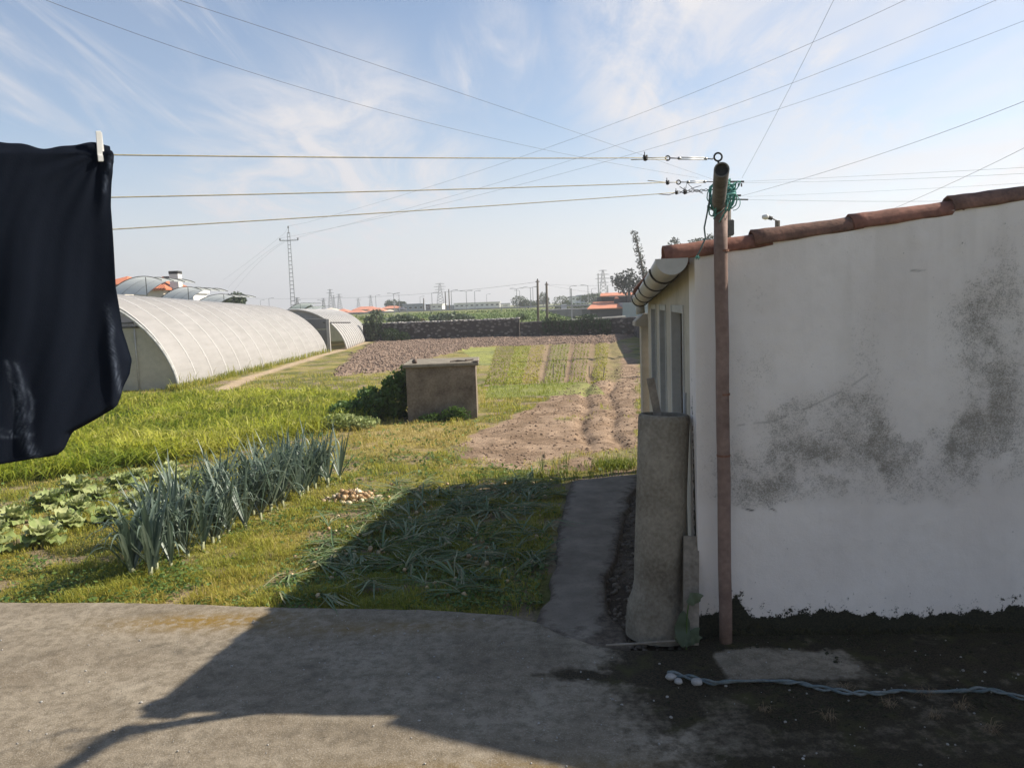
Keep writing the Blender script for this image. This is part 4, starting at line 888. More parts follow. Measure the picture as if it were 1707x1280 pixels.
tunnel(g1_, 22.1, 39.4, cf1, 3.3, hf1, 15, .022)
def gable(root, y, c, a, h, zt, name='end_wall', zb=-.06):
    pts = [arch(c, a - .05, h - .04, i / 40) for i in range(41)]; V = [(x_, y, zb + min(z_, zt)) for x_, z_ in pts] + [(x_, y + .03, zb + min(z_, zt)) for x_, z_ in pts]; n_ = 41
    F = [tuple(range(n_)), tuple(range(2 * n_ - 1, n_ - 1, -1))] + [(i, i + n_, i + n_ + 1, i + 1) for i in range(n_ - 1)] + [(0, n_ - 1, 2 * n_ - 1, n_)]
    return mesh(name, V, F, M['film_end'], root)
gable(g1_, 22.16, -12.75, 3.3, 2.90, 1.78); gable(g1_, 39.3, cf1(1), 3.3, hf1(1), 9)
mb = MB(); mb.tube([(-15.2, 22.12, 1.74), (-10.45, 22.12, 1.74)], .03, 8); mb.tube([(-15.2, 22.08, 1.86), (-10.6, 22.08, 1.86)], .022, 8); mb.build('cross_bar', M['tubegrey'], g1_, smooth=True)
for x_ in (-10.62, -11.9, -13.6, -14.9): mb = MB(); mb.tube([(x_, 22.13, -.1), (x_, 22.13, 1.9)], .022, 8); mb.build('post', M['gutter'], g1_, smooth=True)
mb = MB(); mb.tube([(arch(-12.75, 3.28, 2.80, i / 30)[0], 22.05, -.06 + arch(-12.75, 3.28, 2.80, i / 30)[1]) for i in range(31)], .04, 8); mb.build('end_hoop', simple('hoop_grey', (.20, .20, .19), (.5, .5, .47), 8), g1_, smooth=True)
g2_ = empty('greenhouse', (-11.6, 41.8, 0), 'smaller tunnel greenhouse further off with an open doorway and a panelled front', 'greenhouse', 'plastic tunnel greenhouses')
cf2 = lambda f: -11.6 - .85 * f; tunnel(g2_, 41.85, 53.6, cf2, 2.8, lambda f: 2.2 - .05 * f, 15, .05, sag=.07)
V = [arch(-11.6, 2.7, 2.15, i / 40) for i in range(41)]
mb = MB(); pts = [p for p in V if p[1] > 1.55 and p[0] > -14.3]; mb.add([(p[0], 41.95, p[1] - .06) for p in pts] + [(pts[-1][0], 41.95, 1.45), (pts[0][0], 41.95, 1.45)], [tuple(range(len(pts) + 2))]); mb.build('gable_sheet', simple('gable_grey', (.26, .255, .25), (.34, .335, .33), 4), g2_)
m, t, b = mat('grey_corrugated'); q = NT(t); wv = q.n('ShaderNodeTexWave', bands_direction='X'); wv.inputs['Scale'].default_value = 6; t.links.new(q.co(), wv.inputs[0]); q.put(b.inputs['Base Color'], q.mix(q.noise(1.5, 5), (.22, .215, .20), (.31, .30, .285))); q.bump(wv.outputs[0], .8, .03, b); b.inputs['Roughness'].default_value = .7; M['corr'] = m
mb = MB(); mb.bevbox(-12.4, -9.47, 40.35, 40.42, -.1, 1.05, .01); mb.bevbox(-12.4, -9.47, 40.33, 40.40, 1.10, 1.62, .01); mb.build('front_panel', M['corr'], g2_)
mb = MB(); mb.bevbox(-9.46, -9.30, 40.28, 40.42, -.1, 1.60, .01); mb.build('door_post', M['gutter'], g2_)
mb = MB(); mb.tube([(-9.6, 40.3, 1.42), (-8.35, 41.0, 1.36)], .03, 8); mb.build('rail', M['tubegrey'], g2_)
gable(g2_, 53.5, -12.45, 2.8, 2.15, 9)
# the tall greenhouse behind, with raised roof flaps
g3_ = empty('greenhouse', (-19, 45, 0), 'taller greenhouse behind the long one, its curved roof flaps standing open', 'greenhouse', 'plastic tunnel greenhouses')
tunnel(g3_, 34, 60, lambda f: -20 + .5 * f, 3.2, lambda f: 2.5 - .5 * f, 14, .03)
M['flapfilm'] = filmmat('flap_film', (.58, .61, .59), (.66, .69, .67), .6)
def flap(apex, left, right, d, L2, zs):
    """curved roof flap seen end on: left foot - apex - right lip, in pixels at depth d"""
    pa, pl2, pr2 = P(*apex, d), P(*left, d), P(*right, d); V = []; nr = 4
    def pt(f, yy, off=0):
        # arc through the three points
        t_ = f; x_ = pl2.x + (pr2.x - pl2.x) * t_; ta = (pa.x - pl2.x) / (pr2.x - pl2.x)
        z_ = np.interp(0, [0], [0]) if False else 0
        za = pl2.z * ((t_ - ta) * (t_ - 1)) / ((0 - ta) * (0 - 1)) + pa.z * ((t_) * (t_ - 1)) / (ta * (ta - 1)) + pr2.z * (t_ * (t_ - ta)) / (1 - ta)
        return (x_, yy, za + off)
    for j in range(2):
        for i in range(13): V.append(pt(i / 12, d + L2 * j))
    F = [(i, i + 1, 14 + i, 13 + i) for i in range(12)]
    fl = mesh('roof_flap', V, F, M['flapfilm'], g3_, smooth=True)
    for k in range(nr):
        mb = MB(); yy = d + L2 * k / (nr - 1); mb.tube([pt(i / 12, yy, .02) for i in range(13)], .022, 6); mb.build('flap_rib', M['tubegrey'], fl, smooth=True)
    mb = MB(); bx_ = pt(.62, d + .5); mb.tube([(bx_[0], bx_[1], 1.4), bx_], .018, 6); mb.build('prop', M['tubegrey'], fl)
flap((231, 462), (180, 490), (270, 468), 38, 4.0, 0); flap((306, 479), (262, 503), (336, 484), 43, 4, 0); flap((364, 491), (330, 503), (392, 495), 49, 4, 0); flap((502, 506), (475, 521), (512, 506), 66, 5, 0); flap((526, 511), (500, 521), (532, 511), 80, 5, 0)

# ------------------------------------------------------------------ stone walls at the end of the field
m, t, b = mat('field_stone'); q = NT(t); vo = q.n('ShaderNodeTexVoronoi', feature='F1'); vo.inputs['Scale'].default_value = 3.2; t.links.new(q.co('Object', (1, 1, 1.6)), vo.inputs[0])
nA = q.noise(1.2, 5, .6); base = q.mix(vo.outputs['Color'], (.13, .115, .10), (.27, .24, .215)); base = q.mix(q.rng(nA, .4, .62), base, (.10, .095, .08)); base = q.mix(q.rng(vo.outputs['Distance'], .30, .42), base, (.06, .05, .045)); q.put(b.inputs['Base Color'], base); b.inputs['Roughness'].default_value = .95
q.bump(q.math('ADD', vo.outputs['Distance'], nA), .8, -.06, b); M['fstone'] = m
def stonewall(name, p0, p1, h0, h1, th, label, rough=.06, matl=None, n=160):
    p0, p1 = Vector(p0), Vector(p1); d = (p1 - p0); s = Vector((-d.y, d.x, 0)).normalized() * th; V = []
    r = np.random.default_rng(int(abs(p0.x * 7)))
    for i in range(n + 1):
        f = i / n; c = p0 + d * f; h = h0 + (h1 - h0) * f + rough * (fbm(f * 40, 0.3, 101) - .5) * 2 + rough * .9 * (vn(f * 150, 0.9, 102) - .5); h = float(h)
        for o_, z_ in ((0, -.3), (0, h * .5), (0, h - .05), (.12, h), (.88, h + .01), (1, h - .05), (1, -.3)): V.append((c.x + s.x * o_, c.y + s.y * o_ , z_ + c.z))
        for k in range(-7, 0): v_ = V[k]; V[k] = (v_[0], v_[1] + .04 * float(vn(i * .5, k, 103)), v_[2])
    F = [(i * 7 + k, i * 7 + k + 1, i * 7 + k + 8, i * 7 + k + 7) for i in range(n) for k in range(6)] + [tuple(range(6, -1, -1)), tuple(range(n * 7, n * 7 + 7))]
    o = mesh(name, V, F, matl or M['fstone'], org=tuple(p0)); return o
o = stonewall('stone_wall', (-9.6, 51.0, 0), (.6, 50.1, 0), 1.0, 1.05, .5, ''); tag(o, 'old grey field-stone wall with a pale jagged top, left half of the field end', 'wall')
n = 420; f = RNG.random(n); capP = np.stack([-9.6 + 10.2 * f, 51.2 - .9 * f + RNG.uniform(-.1, .15, n), 1.02 + .05 * f + RNG.uniform(0, .06, n)], 1)
r_ = np.random.default_rng(8); k = len(IV0); V = (IV0[None] * (np.array([.10, .10, .045]) * (.5 + r_.random((n, 1, 1)) * .9)) * (1 + .5 * (r_.random((n, k, 1)) - .5)) + capP[:, None]).reshape(-1, 3)
cap = mesh('coping_stones', V, (IF0[None] + (np.arange(n) * k)[:, None, None]).reshape(-1, 3), simple('coping', (.22, .20, .18), (.40, .38, .35), 5), o); cap['kind'] = 'stuff'
o = stonewall('stone_wall', (.62, 49.7, 0), (7.6, 47.2, 0), .86, 1.0, .4, '', .02); tag(o, 'lower dark stone wall, right half of the field end', 'wall')
o = stonewall('stone_wall', (5.55, 25.5, 0), (7.75, 47.0, 0), 1.15, 1.0, .3, '', .02); tag(o, 'dark boundary wall running along the right side of the field, partly hidden by the shed', 'wall')
hd = []
for i in range(11): hd.append(((2.3 + i * .36, 49.0 - i * .13, .62 + .18 * math.sin(i * 1.1)), (.36, .3, .55), 420, .05, 200 + i, .5, (.1, .9)))
tag(clouds('ivy', hd, M['ivy'], org=(4, 48.5, 0)), 'dark green ivy smothering the lower stone wall', 'ivy')

# shrubs and trees round the field
def shrub(name, lst, matl, org, label, cat='shrub', stem=None, group=None):
    r = empty(name, org, label, cat, group); clouds('foliage', lst, matl, r)
    if stem: mb = MB(); [mb.tube(p, r_, 7) for p, r_ in stem]; mb.build('stem', M['bark'], r, smooth=True)
    return r
q1 = P(627, 560, 51)
shrub('shrub', [((q1.x - .1, 51, .55), (.60, .5, .7), 900, .07, 1, .5, (.3, 1)), ((q1.x + .1, 51, 1.35), (.5, .45, .75), 800, .07, 2, .5, (.2, .9)), ((q1.x - .45, 51, 1.1), (.35, .4, .5), 300, .07, 3, .5, (.2, .9))], M['greyleaf'], (q1.x, 51, 0), 'tall leafy shrub at the far end of the smaller greenhouse', stem=[([(q1.x, 51, -.1), (q1.x + .05, 51, .8), (q1.x + .1, 51, 1.7)], [.06, .05, .02])])
shrub('shrub', [((q1.x + 1.1, 50.2, .35), (.65, .4, .5), 700, .06, 4, .5, (0, .6)), ((q1.x + 1.9, 50.3, .2), (.4, .3, .3), 250, .06, 5, .5, (.2, .9))], M['darkleaf'], (q1.x + 1.2, 50.2, 0), 'low dark bush against the stone wall beside the leafy shrub')
q1 = P(390, 497, 62)
tr_ = shrub('tree', [((q1.x, 62, q1.z - .25), (1.0, .9, .62), 1500, .10, 6, .4, (.2, 1)), ((q1.x + .35, 62, q1.z - .05), (.6, .6, .55), 500, .10, 7, .4, (.3, 1)), ((q1.x - .9, 62, q1.z - .4), (.5, .6, .4), 500, .09, 8, .4, (0, .5))], M['greyleaf'], (q1.x, 62, 0), 'bushy round-topped tree rising behind the long greenhouse', 'tree', [([(q1.x, 62, -.1), (q1.x, 62, 2), (q1.x + .2, 62, q1.z)], [.14, .11, .04])])
# dark nettles beside the well box
shrub('nettle_bush', [((-2.22, 14.75, .30), (.30, .45, .50), 1900, .045, 9, .35, (0, .9)), ((-2.62, 14.7, .2), (.40, .5, .36), 1700, .045, 10, .35, (0, .8)), ((-3.1, 14.6, .10), (.42, .45, .22), 1200, .045, 11, .35, (.1, .9)), ((-2.05, 14.9, .68), (.16, .3, .24), 400, .04, 12, .35, (.4, 1))], M['weed'], (-2.4, 14.7, 0), 'dark green nettles massed against the left side of the well box', 'bush')
shrub('weed_clump', [((-3.0, 13.55, .06), (.42, .25, .16), 900, .03, 13, .3, (.4, 1)), ((-2.6, 13.5, .04), (.3, .2, .12), 400, .03, 16, .3, (.4, 1))], M['cabbage'], (-3, 13.5, 0), 'low grey-green weed clump in front of the nettles', 'weed')
shrub('weed_clump', [((-1.05, 14.02, .05), (.28, .12, .16), 500, .03, 14, .3, (0, .8)), ((-1.45, 14.05, .0), (.3, .1, .10), 300, .03, 15, .3, (.2, .9))], M['weed'], (-1.1, 14.05, 0), 'dark weed clump at the foot of the well box front', 'weed')

# ------------------------------------------------------------------ garden: leeks
def leaf_strip(base, az, L2, w, rise, curl, n=8, fold=.35, vv=.5):
    V = []; p = np.array(base, float); d = np.array([math.cos(az), math.sin(az), 0]); s = np.array([-math.sin(az), math.cos(az), 0]); a = rise
    for k in range(n + 1):
        f = k / n; ww = w * (.55 + 1.6 * f if f < .25 else .95) * (1 - max(0, (f - .35) / .65) ** 1.6) + .001
        u = d * -math.sin(a) + np.array([0, 0, math.cos(a)])
        V += [p - s * ww / 2 + u * ww * fold * .5, p, p + s * ww / 2 + u * ww * fold * .5]
        st = L2 / n; p = p + (d * math.cos(a) + np.array([0, 0, math.sin(a)])) * st; a -= curl(f) / n
        if p[2] < .02: p[2] = .02
    F = [(3 * k + a_, 3 * k + a_ + 1, 3 * k + a_ + 4, 3 * k + a_ + 3) for k in range(n) for a_ in (0, 1)]
    return V, F, [vv] * len(V)
def leafset(name, specs, matl, parent):
    V = []; F = []; A_ = []
    for s_ in specs:
        v_, f_, a_ = leaf_strip(*s_[0], **s_[1]); b_ = len(V); V += v_; F += [tuple(i + b_ for i in g) for g in f_]; A_ += a_
    return mesh(name, V, F, matl, parent, smooth=True, attrs={'v': np.array(A_)}, local=True)
rl = random.Random(3); protos = []
for kind in range(6):
    r = bpy.data.objects.new('leek', None); COL.objects.link(r)
    mb = MB(); mb.tube([(0, 0, -.03), (0, 0, .05), (.003, 0, .16)], [.016, .015, .017], 8)
    mesh('stem', mb.V, mb.F, M['leekstem'], r, smooth=True, attrs={'v': np.full(len(mb.V), .5)}, local=True)
    sp_l = []; nl = rl.choice([9, 10, 11]); fa = rl.uniform(0, 6.28)
    for k in range(nl):
        f = k / (nl - 1); az = fa + (math.pi if k % 2 else 0) + rl.uniform(-.45, .45); L2 = .50 + .24 * math.sin(f * 2.6) + rl.uniform(-.05, .05); rise = .98 + .52 * f + rl.uniform(-.14, .06)
        bendy = rl.random() < (.85 - .5 * f); cu = (lambda q_, B=rl.uniform(2.2, 4.2): B * (q_ > .35) * 1.4) if bendy else (lambda q_, B=rl.uniform(-.1, .5): B)
        sp_l.append((((0, 0, .10 + .06 * f), az, L2, rl.uniform(.024, .036), rise, cu), dict(vv=rl.uniform(.1, .8), n=9, fold=.3)))
    for k in range(rl.choice([2, 3, 3, 4])): sp_l.append((((0, 0, .06), rl.uniform(0, 6.28), .28, .03, .5, lambda q_: 3.0), dict(vv=rl.uniform(.9, 1.0))))
    leafset('leaves', sp_l, M['leek'], r); protos.append(r)
cnt = 0; used = set()
for row in range(4):
    for k in range(21):
        f = (k + .5 * (row % 2)) / 20.5; yy = 5.98 + f * 3.55 + rl.uniform(-.07, .07); xc = -3.02 + .80 * ((yy - 5.98) / 3.55); xx = xc + .06 + .03 * max(0, (7.5 - yy) / 1.5) - row * .19 * min(1, .55 + (yy - 5.98) / 3.0) + rl.uniform(-.05, .05)
        if rl.random() < .04: continue
        if yy < 6.35 and row == 3: continue
        q_ = rl.randrange(6); o = protos[q_] if q_ not in used else copy_tree(protos[q_]); used.add(q_)
        s_ = rl.uniform(.85, 1.12) * float(np.interp(yy, [6, 7.5, 9.6], [1.0, .98, .95])); o.location = (xx, yy, float(gh(xx, yy)) - .07); o.rotation_euler = (rl.uniform(-.08, .08), rl.uniform(-.08, .08), rl.uniform(0, 6.28)); o.scale = (s_, s_, s_)
        tag(o, 'blue-green leek with arching leaves in the near clump closest to the concrete yard' if yy < 6.7 else ('blue-green leek standing in the crowded middle of the leek bed' if yy < 8.6 else 'upright leek at the far end of the bed near the onion heap'), 'leek', 'leeks growing in the garden bed')

# cabbages
rc = random.Random(9); cprot = []
for kind in range(4):
    r = bpy.data.objects.new('cabbage', None); COL.objects.link(r)
    mb = MB(); mb.tube([(0, 0, -.03), (0, 0, .12)], [.02, .018], 8); mesh('stem', mb.V, mb.F, M['leekstem'], r, attrs={'v': np.full(len(mb.V), .2)}, local=True)
    V = []; F = []; A_ = []
    for k in range(13):
        az = k * 2.4 + rc.uniform(-.3, .3); f = k / 12; L2 = rc.uniform(.22, .32) * (1.05 - .35 * f); ri = .25 + 1.0 * f + rc.uniform(-.1, .1); w = L2 * rc.uniform(.75, .95); d = Vector((math.cos(az), math.sin(az), 0)); s = Vector((-d.y, d.x, 0)); b_ = len(V); vv = min(1, .25 + .5 * f + rc.uniform(-.2, .35)); nu_, nv_ = 6, 7; a = ri; p = d * .015 + Vector((0, 0, .05 + .09 * f))
        for j in range(nv_ + 1):
            g = j / nv_; hw = w * .5 * (math.sin(min(1, g * 1.02) * math.pi * .78 + .12)) ** .7 * (1 if g > .25 else .25 + 3 * g); upv = d * -math.sin(a) + Vector((0, 0, math.cos(a)))
            for i in range(nu_ + 1):
                h_ = i / nu_ * 2 - 1; V.append(p + s * hw * h_ + upv * (.30 * hw * h_ * h_ + .034 * math.sin(i * 2.3 + j * 1.9 + k) * abs(h_) + .006 * math.sin(j * 3 + k))); A_.append(min(1, max(0, vv + (.35 if i == nu_ // 2 else 0) + .12 * math.sin(i * 3 + j * 2))))
            p = p + (d * math.cos(a) + Vector((0, 0, math.sin(a)))) * (L2 / nv_); a -= .16
        F += [(b_ + j * (nu_ + 1) + i, b_ + j * (nu_ + 1) + i + 1, b_ + (j + 1) * (nu_ + 1) + i + 1, b_ + (j + 1) * (nu_ + 1) + i) for j in range(nv_) for i in range(nu_)]
    mesh('leaves', V, F, M['cabbage'], r, smooth=True, attrs={'v': np.array(A_)}, local=True); cprot.append(r)
spots = [(-4.72, 6.75), (-4.35, 7.0), (-4.95, 7.25), (-4.45, 7.55), (-4.1, 7.75), (-5.1, 7.8), (-4.6, 8.1), (-4.15, 8.3), (-5.2, 8.45), (-4.75, 8.7), (-4.3, 8.85), (-5.2, 9.1), (-4.75, 9.35), (-4.35, 9.55), (-4.9, 9.9), (-4.5, 10.15), (-3.95, 9.2)]
for i, (xx, yy) in enumerate(spots):
    o = cprot[i] if i < 4 else copy_tree(cprot[i % 4]); s_ = rc.uniform(.55, .9); o.location = (xx + rc.uniform(-.06, .06), yy, float(gh(xx, yy)) - .01); o.rotation_euler = (0, 0, rc.uniform(0, 6.28)); o.scale = (s_, s_, s_)
    tag(o, 'pale green cabbage in the near part of the patch at the left picture edge' if yy < 7.6 else ('pale green cabbage in the middle of the patch left of the leeks' if yy < 8.9 else 'pale green cabbage at the far end of the patch below the tall grass'), 'cabbage', 'cabbages in the patch left of the leeks')

# onion heap
ro = random.Random(12); op = []
for kind in range(5):
    r = bpy.data.objects.new('heap_onion', None); COL.objects.link(r)
    V = IV2 * np.array([.032, .032, .029]); zt = IV2[:, 2]; V[:, 2] += np.where(zt > .85, (zt - .85) * .12, 0); V[:, 2] -= np.where(zt < -.9, (-.9 - zt) * .05, 0)
    at_ = np.clip(.15 + .2 * kind + .35 * (vn(np.arctan2(IV2[:, 1], IV2[:, 0]) * 4, IV2[:, 2] * 1.2, kind) - .3), 0, 1)
    mesh('bulb', V, IF2, M['onion'], r, smooth=True, attrs={'v': at_}, local=True)
    sp_l = [(((0, 0, .030), ro.uniform(0, 6.28), ro.uniform(.05, .12), .009, 1.1, lambda q_, B=ro.uniform(1, 4): B), dict(vv=ro.uniform(.1, .8), n=5, fold=.5)) for _ in range(2)]
    mb = MB(); [mb.tube([(0, 0, -.027), (ro.uniform(-.02, .02), ro.uniform(-.02, .02), -.045)], .0008, 4) for _ in range(7)]
    leafset('dry_top', sp_l, M['straw'], r); mesh('roots', mb.V, mb.F, M['straw'], r, attrs={'v': np.full(len(mb.V), .8)}, local=True); op.append(r)
hc = G(582, 832); hc.y += .12; k = 0
for ly, (n_, rx_, ry__) in enumerate(((44, .31, .17), (30, .22, .12), (12, .12, .07))):
    for i in range(n_):
        a = i * 2.4; rr_ = math.sqrt((i + .5) / n_); xx = hc.x + rx_ * rr_ * math.cos(a) + ro.uniform(-.015, .015); yy = hc.y + ry__ * rr_ * math.sin(a) + ro.uniform(-.015, .015)
        o = op[k] if k < 5 else copy_tree(op[ro.randrange(5)]); k += 1
        o.location = (xx, yy, float(gh(xx, yy)) + .026 + ly * .040 + ro.uniform(-.006, .006)); o.rotation_euler = (ro.uniform(-2, 2), ro.uniform(-2, 2), ro.uniform(0, 6.28)); s_ = ro.uniform(.75, 1.2); o.scale = (s_, s_, s_)
        tag(o, 'small brown-skinned onion in the heap between the leeks and the shade', 'onion', 'onions heaped beside the leeks')
# pulled onions lying in the shade
ops = []
for kind in range(6):
    r = bpy.data.objects.new('pulled_onion', None); COL.objects.link(r)
    V = IV1 * np.array([.020, .017, .017]); mesh('bulb', V, IF1, M['onion'], r, smooth=True, attrs={'v': np.full(len(V), ro.uniform(.35, .95))}, local=True)
    sp_l = []
    for _ in range(ro.choice([5, 6, 7])):
        sp_l.append((((.02, 0, .012), ro.uniform(-.5, .5), ro.uniform(.30, .55), ro.uniform(.008, .014), ro.uniform(.05, .5), lambda q_, B=ro.uniform(.6, 2.6): B), dict(vv=ro.choice([ro.uniform(.1, .6), ro.uniform(.5, 1)]), n=8, fold=.6)))
    leafset('leaves', sp_l, M['onionleaf'], r); ops.append(r)
k = 0
while k < 270:
    yy = ro.uniform(5.35, 8.95); xx = ro.uniform(-1.9, .55)
    if xx > np.interp(yy, [p[1] for p in PATHL], [p[0] for p in PATHL]) - .12: continue
    if xx < -1.55 + max(0, (yy - 8.3)) * .9 and yy > 6.5 and ro.random() < .6: continue
    if yy < 5.9 and ro.random() < .55: continue
    o = ops[k] if k < 6 else copy_tree(ops[ro.randrange(6)]); k += 1
    o.location = (xx, yy, float(gh(xx, yy)) + .005 + ro.random() * .035); o.rotation_euler = (ro.uniform(-.2, .2), ro.uniform(-.15, .1), ro.uniform(0, 6.28)); s_ = ro.uniform(.85, 1.2); o.scale = (s_, s_, s_)
    tag(o, 'uprooted onion plant with long limp leaves lying close to the yard edge' if yy < 6.6 else 'uprooted onion plant with limp leaves in the far part of the shaded bed', 'onion plant', 'pulled onion plants drying on the ground')

# ------------------------------------------------------------------ grass and weeds
def keep(x, y, margin=0):
    k = y > yedge(x) + .015
    lx = np.interp(y, [p[1] for p in PATHL], [p[0] for p in PATHL]) - .05 + .10 * (vn(x * 0 + y * 5, y * 0, 5) - .3); k &= ~((x > lx) & (y < 8.75)) & ~((x > .5) & (y < 9.3) & (x > lx))
    k &= ~inpoly(x, y, BOX); k &= x < 1.06 + (y - 4.4) * .118 + 5 * (y > 9.5)
    return k
def sample(n, y0, y1, pw=1.6, fov=.75):
    u_ = RNG.random(n); e = 1 - pw; y_ = (y0 ** e + u_ * (y1 ** e - y0 ** e)) ** (1 / e); x_ = RNG.uniform(-fov, .62, n) * y_; return x_, y_
Xg, Yg = sample(260000, 5.0, 26, 1.9)
k = keep(Xg, Yg) & ~inpoly(Xg, Yg, CLOD); jxx = Xg + .5 * (fbm(Xg * 1.5, Yg * 1.5, 50) - .5); jyy = Yg + .6 * (fbm(Xg * 1.4, Yg * 1.4, 51) - .5)
insoil = inpoly(jxx, jyy, SOIL); k &= ~(insoil & ((fbm(Xg * 1.1, Yg * .8, 52) < .66) | (RNG.random(len(Xg)) < .6)))
k &= ~((Yg > 20.2) & (Xg > -1)); bare = sst(.60, .68, fbm(Xg * 3.2, Yg * 3.2, 42)); k &= RNG.random(len(Xg)) > bare * .8
k &= ~((np.abs(Xg - np.interp(Yg, [20, 22, 25.5], [-7.6, -8.1, -8.55])) < .3) & (Yg > 21))
Xg, Yg = Xg[k], Yg[k]; cl1 = fbm(Xg * 1.1, Yg * 1.1, 61); cl2 = fbm(Xg * 4, Yg * 4, 62); n = len(Xg)
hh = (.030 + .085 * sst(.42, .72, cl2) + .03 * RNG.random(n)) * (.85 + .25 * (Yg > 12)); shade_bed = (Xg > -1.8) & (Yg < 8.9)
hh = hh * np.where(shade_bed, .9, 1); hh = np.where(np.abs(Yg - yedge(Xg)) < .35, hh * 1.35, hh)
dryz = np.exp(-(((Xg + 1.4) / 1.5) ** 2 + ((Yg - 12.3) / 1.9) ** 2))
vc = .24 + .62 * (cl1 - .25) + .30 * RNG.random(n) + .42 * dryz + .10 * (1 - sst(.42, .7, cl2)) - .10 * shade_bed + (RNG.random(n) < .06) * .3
vc = np.where((Yg > 17.0) & (Yg < 20.4) & (Xg > -.6), .25 + .2 * RNG.random(n), vc)
wd = np.clip(.0035 * Yg / 6, .0035, .012) * RNG.uniform(.7, 1.5, n)
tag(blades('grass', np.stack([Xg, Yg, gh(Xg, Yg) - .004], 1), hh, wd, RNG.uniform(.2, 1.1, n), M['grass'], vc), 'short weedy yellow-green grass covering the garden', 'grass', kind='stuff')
# leafy weeds among the grass
Xw, Yw = sample(70000, 5.1, 15, 1.9); k = keep(Xw, Yw) & ~inpoly(Xw, Yw, SOIL) & (RNG.random(len(Xw)) < 1.0 * sst(.50, .66, fbm(Xw * 1.9, Yw * 1.9, 64)) + .08 + .95 * ((Xw > -1.9) & (Yw < 8.9)) * sst(.4, .55, fbm(Xw * 3, Yw * 3, 66))); Xw, Yw = Xw[k], Yw[k]; n = len(Xw)
c = np.stack([Xw, Yw, gh(Xw, Yw) + .01 + .06 * RNG.random(n) ** 1.5], 1); a = RNG.normal(size=(n, 3)); a[:, 2] *= .35; a /= np.linalg.norm(a, axis=1)[:, None]; b_ = np.cross(a, np.array([0, 0, 1.0]) + .4 * RNG.normal(size=(n, 3))); b_ /= np.linalg.norm(b_, axis=1)[:, None]; s_ = (.010 + .014 * RNG.random(n))[:, None] * (1 + (Yw > 9) * .5)[:, None]
V = np.stack([c - a * s_, c + b_ * s_ * .6, c + a * s_, c - b_ * s_ * .6], 1).reshape(-1, 3)
tag(mesh('weeds', V, np.arange(len(V)).reshape(-1, 4), M['weed'], org=(0, 0, 0), attrs={'v': np.repeat(np.clip(.3 + .7 * RNG.random(n), 0, 1), 4)}), 'small leafy weeds spread through the garden grass', 'weeds', kind='stuff')
# tall leaning grass
n = 62000; Xt = RNG.uniform(-12.5, -2.4, n); Yt = 9.6 + 11.2 * RNG.random(n) ** 1.35; k = inpoly(Xt + .4 * (fbm(Xt * 2, Yt * 2, 55) - .5) * 2, Yt, TALL) & (Xt > -.78 * Yt); k &= (RNG.random(n) < .12 + .88 * sst(.38, .55, fbm(Xt * 1.6, Yt * 2.2, 67))); Xt, Yt = Xt[k], Yt[k]; n = len(Xt)
cl = fbm(Xt * .9, Yt * 1.3, 68); azc = 5.6 + 2.4 * (fbm(Xt * .7, Yt * .7, 69) - .5) * 2 + RNG.normal(0, 1.0, n); ht = (.22 + .36 * cl) * RNG.uniform(.7, 1.25, n) * np.interp(Yt, [10, 12, 20], [1.15, 1, .72])
tag(blades('tall_grass', np.stack([Xt, Yt, gh(Xt, Yt)], 1), ht, RNG.uniform(.010, .024, n) * (Yt / 11) ** .5, RNG.uniform(.35, 1.5, n), M['tallgrass'], .15 + 1.0 * (cl - .22) + .30 * RNG.random(n) + .3 * (RNG.random(n) < .05), az=azc, droop=.45), 'tall bright green grass leaning over in swathes', 'tall grass', kind='stuff')
# weeds along the greenhouse foot
n = 3000; f = RNG.random(n); Yh = 21.5 + 18 * f ** 1.5; Xh = -9.35 + RNG.normal(0, .13, n); 
tag(blades('rank_grass', np.stack([Xh, Yh, gh(Xh, Yh)], 1), RNG.uniform(.08, .30, n) * (1 + (RNG.random(n) < .03) * 1.2), .014, RNG.uniform(.1, .7, n), M['grass'], RNG.uniform(.1, .8, n)), 'rank grass along the foot of the long greenhouse', 'grass', kind='stuff')
# tufts at the edge of the soil, by the path end
n = 1600; Xh = np.concatenate([RNG.normal(1.25, .16, n // 2), RNG.normal(.2, .55, n // 2)]); Yh = np.concatenate([RNG.normal(9.55, .12, n // 2), RNG.normal(9.05, .14, n // 2)])
tag(blades('verge_grass', np.stack([Xh, Yh, gh(Xh, Yh)], 1), RNG.uniform(.06, .18, n), .007, RNG.uniform(.3, 1, n), M['grass'], RNG.uniform(0, .45, n)), 'green grass tufts beyond the end of the concrete path', 'grass', kind='stuff')
n = 7; 
for i, (xx, yy, h_) in enumerate(((.32, 9.3, .34), (.52, 9.2, .28), (.62, 9.35, .42))):
    aa = RNG.uniform(0, 6.28, 12); o = blades('weed_stalk', np.stack([xx + RNG.normal(0, .02, 12), yy + RNG.normal(0, .02, 12), np.full(12, float(gh(xx, yy)))], 1), h_ * RNG.uniform(.5, 1, 12), .006, RNG.uniform(.05, .35, 12), M['weed'], RNG.random(12), org=(xx, yy, 0))
    tag(o, ['dark weed stalk, leftmost of three beyond the shaded bed', 'shortest dark weed stalk, middle of three beyond the shaded bed', 'tallest dark weed stalk, rightmost of three beyond the shaded bed'][i], 'weed', 'weed stalks at the edge of the soil')
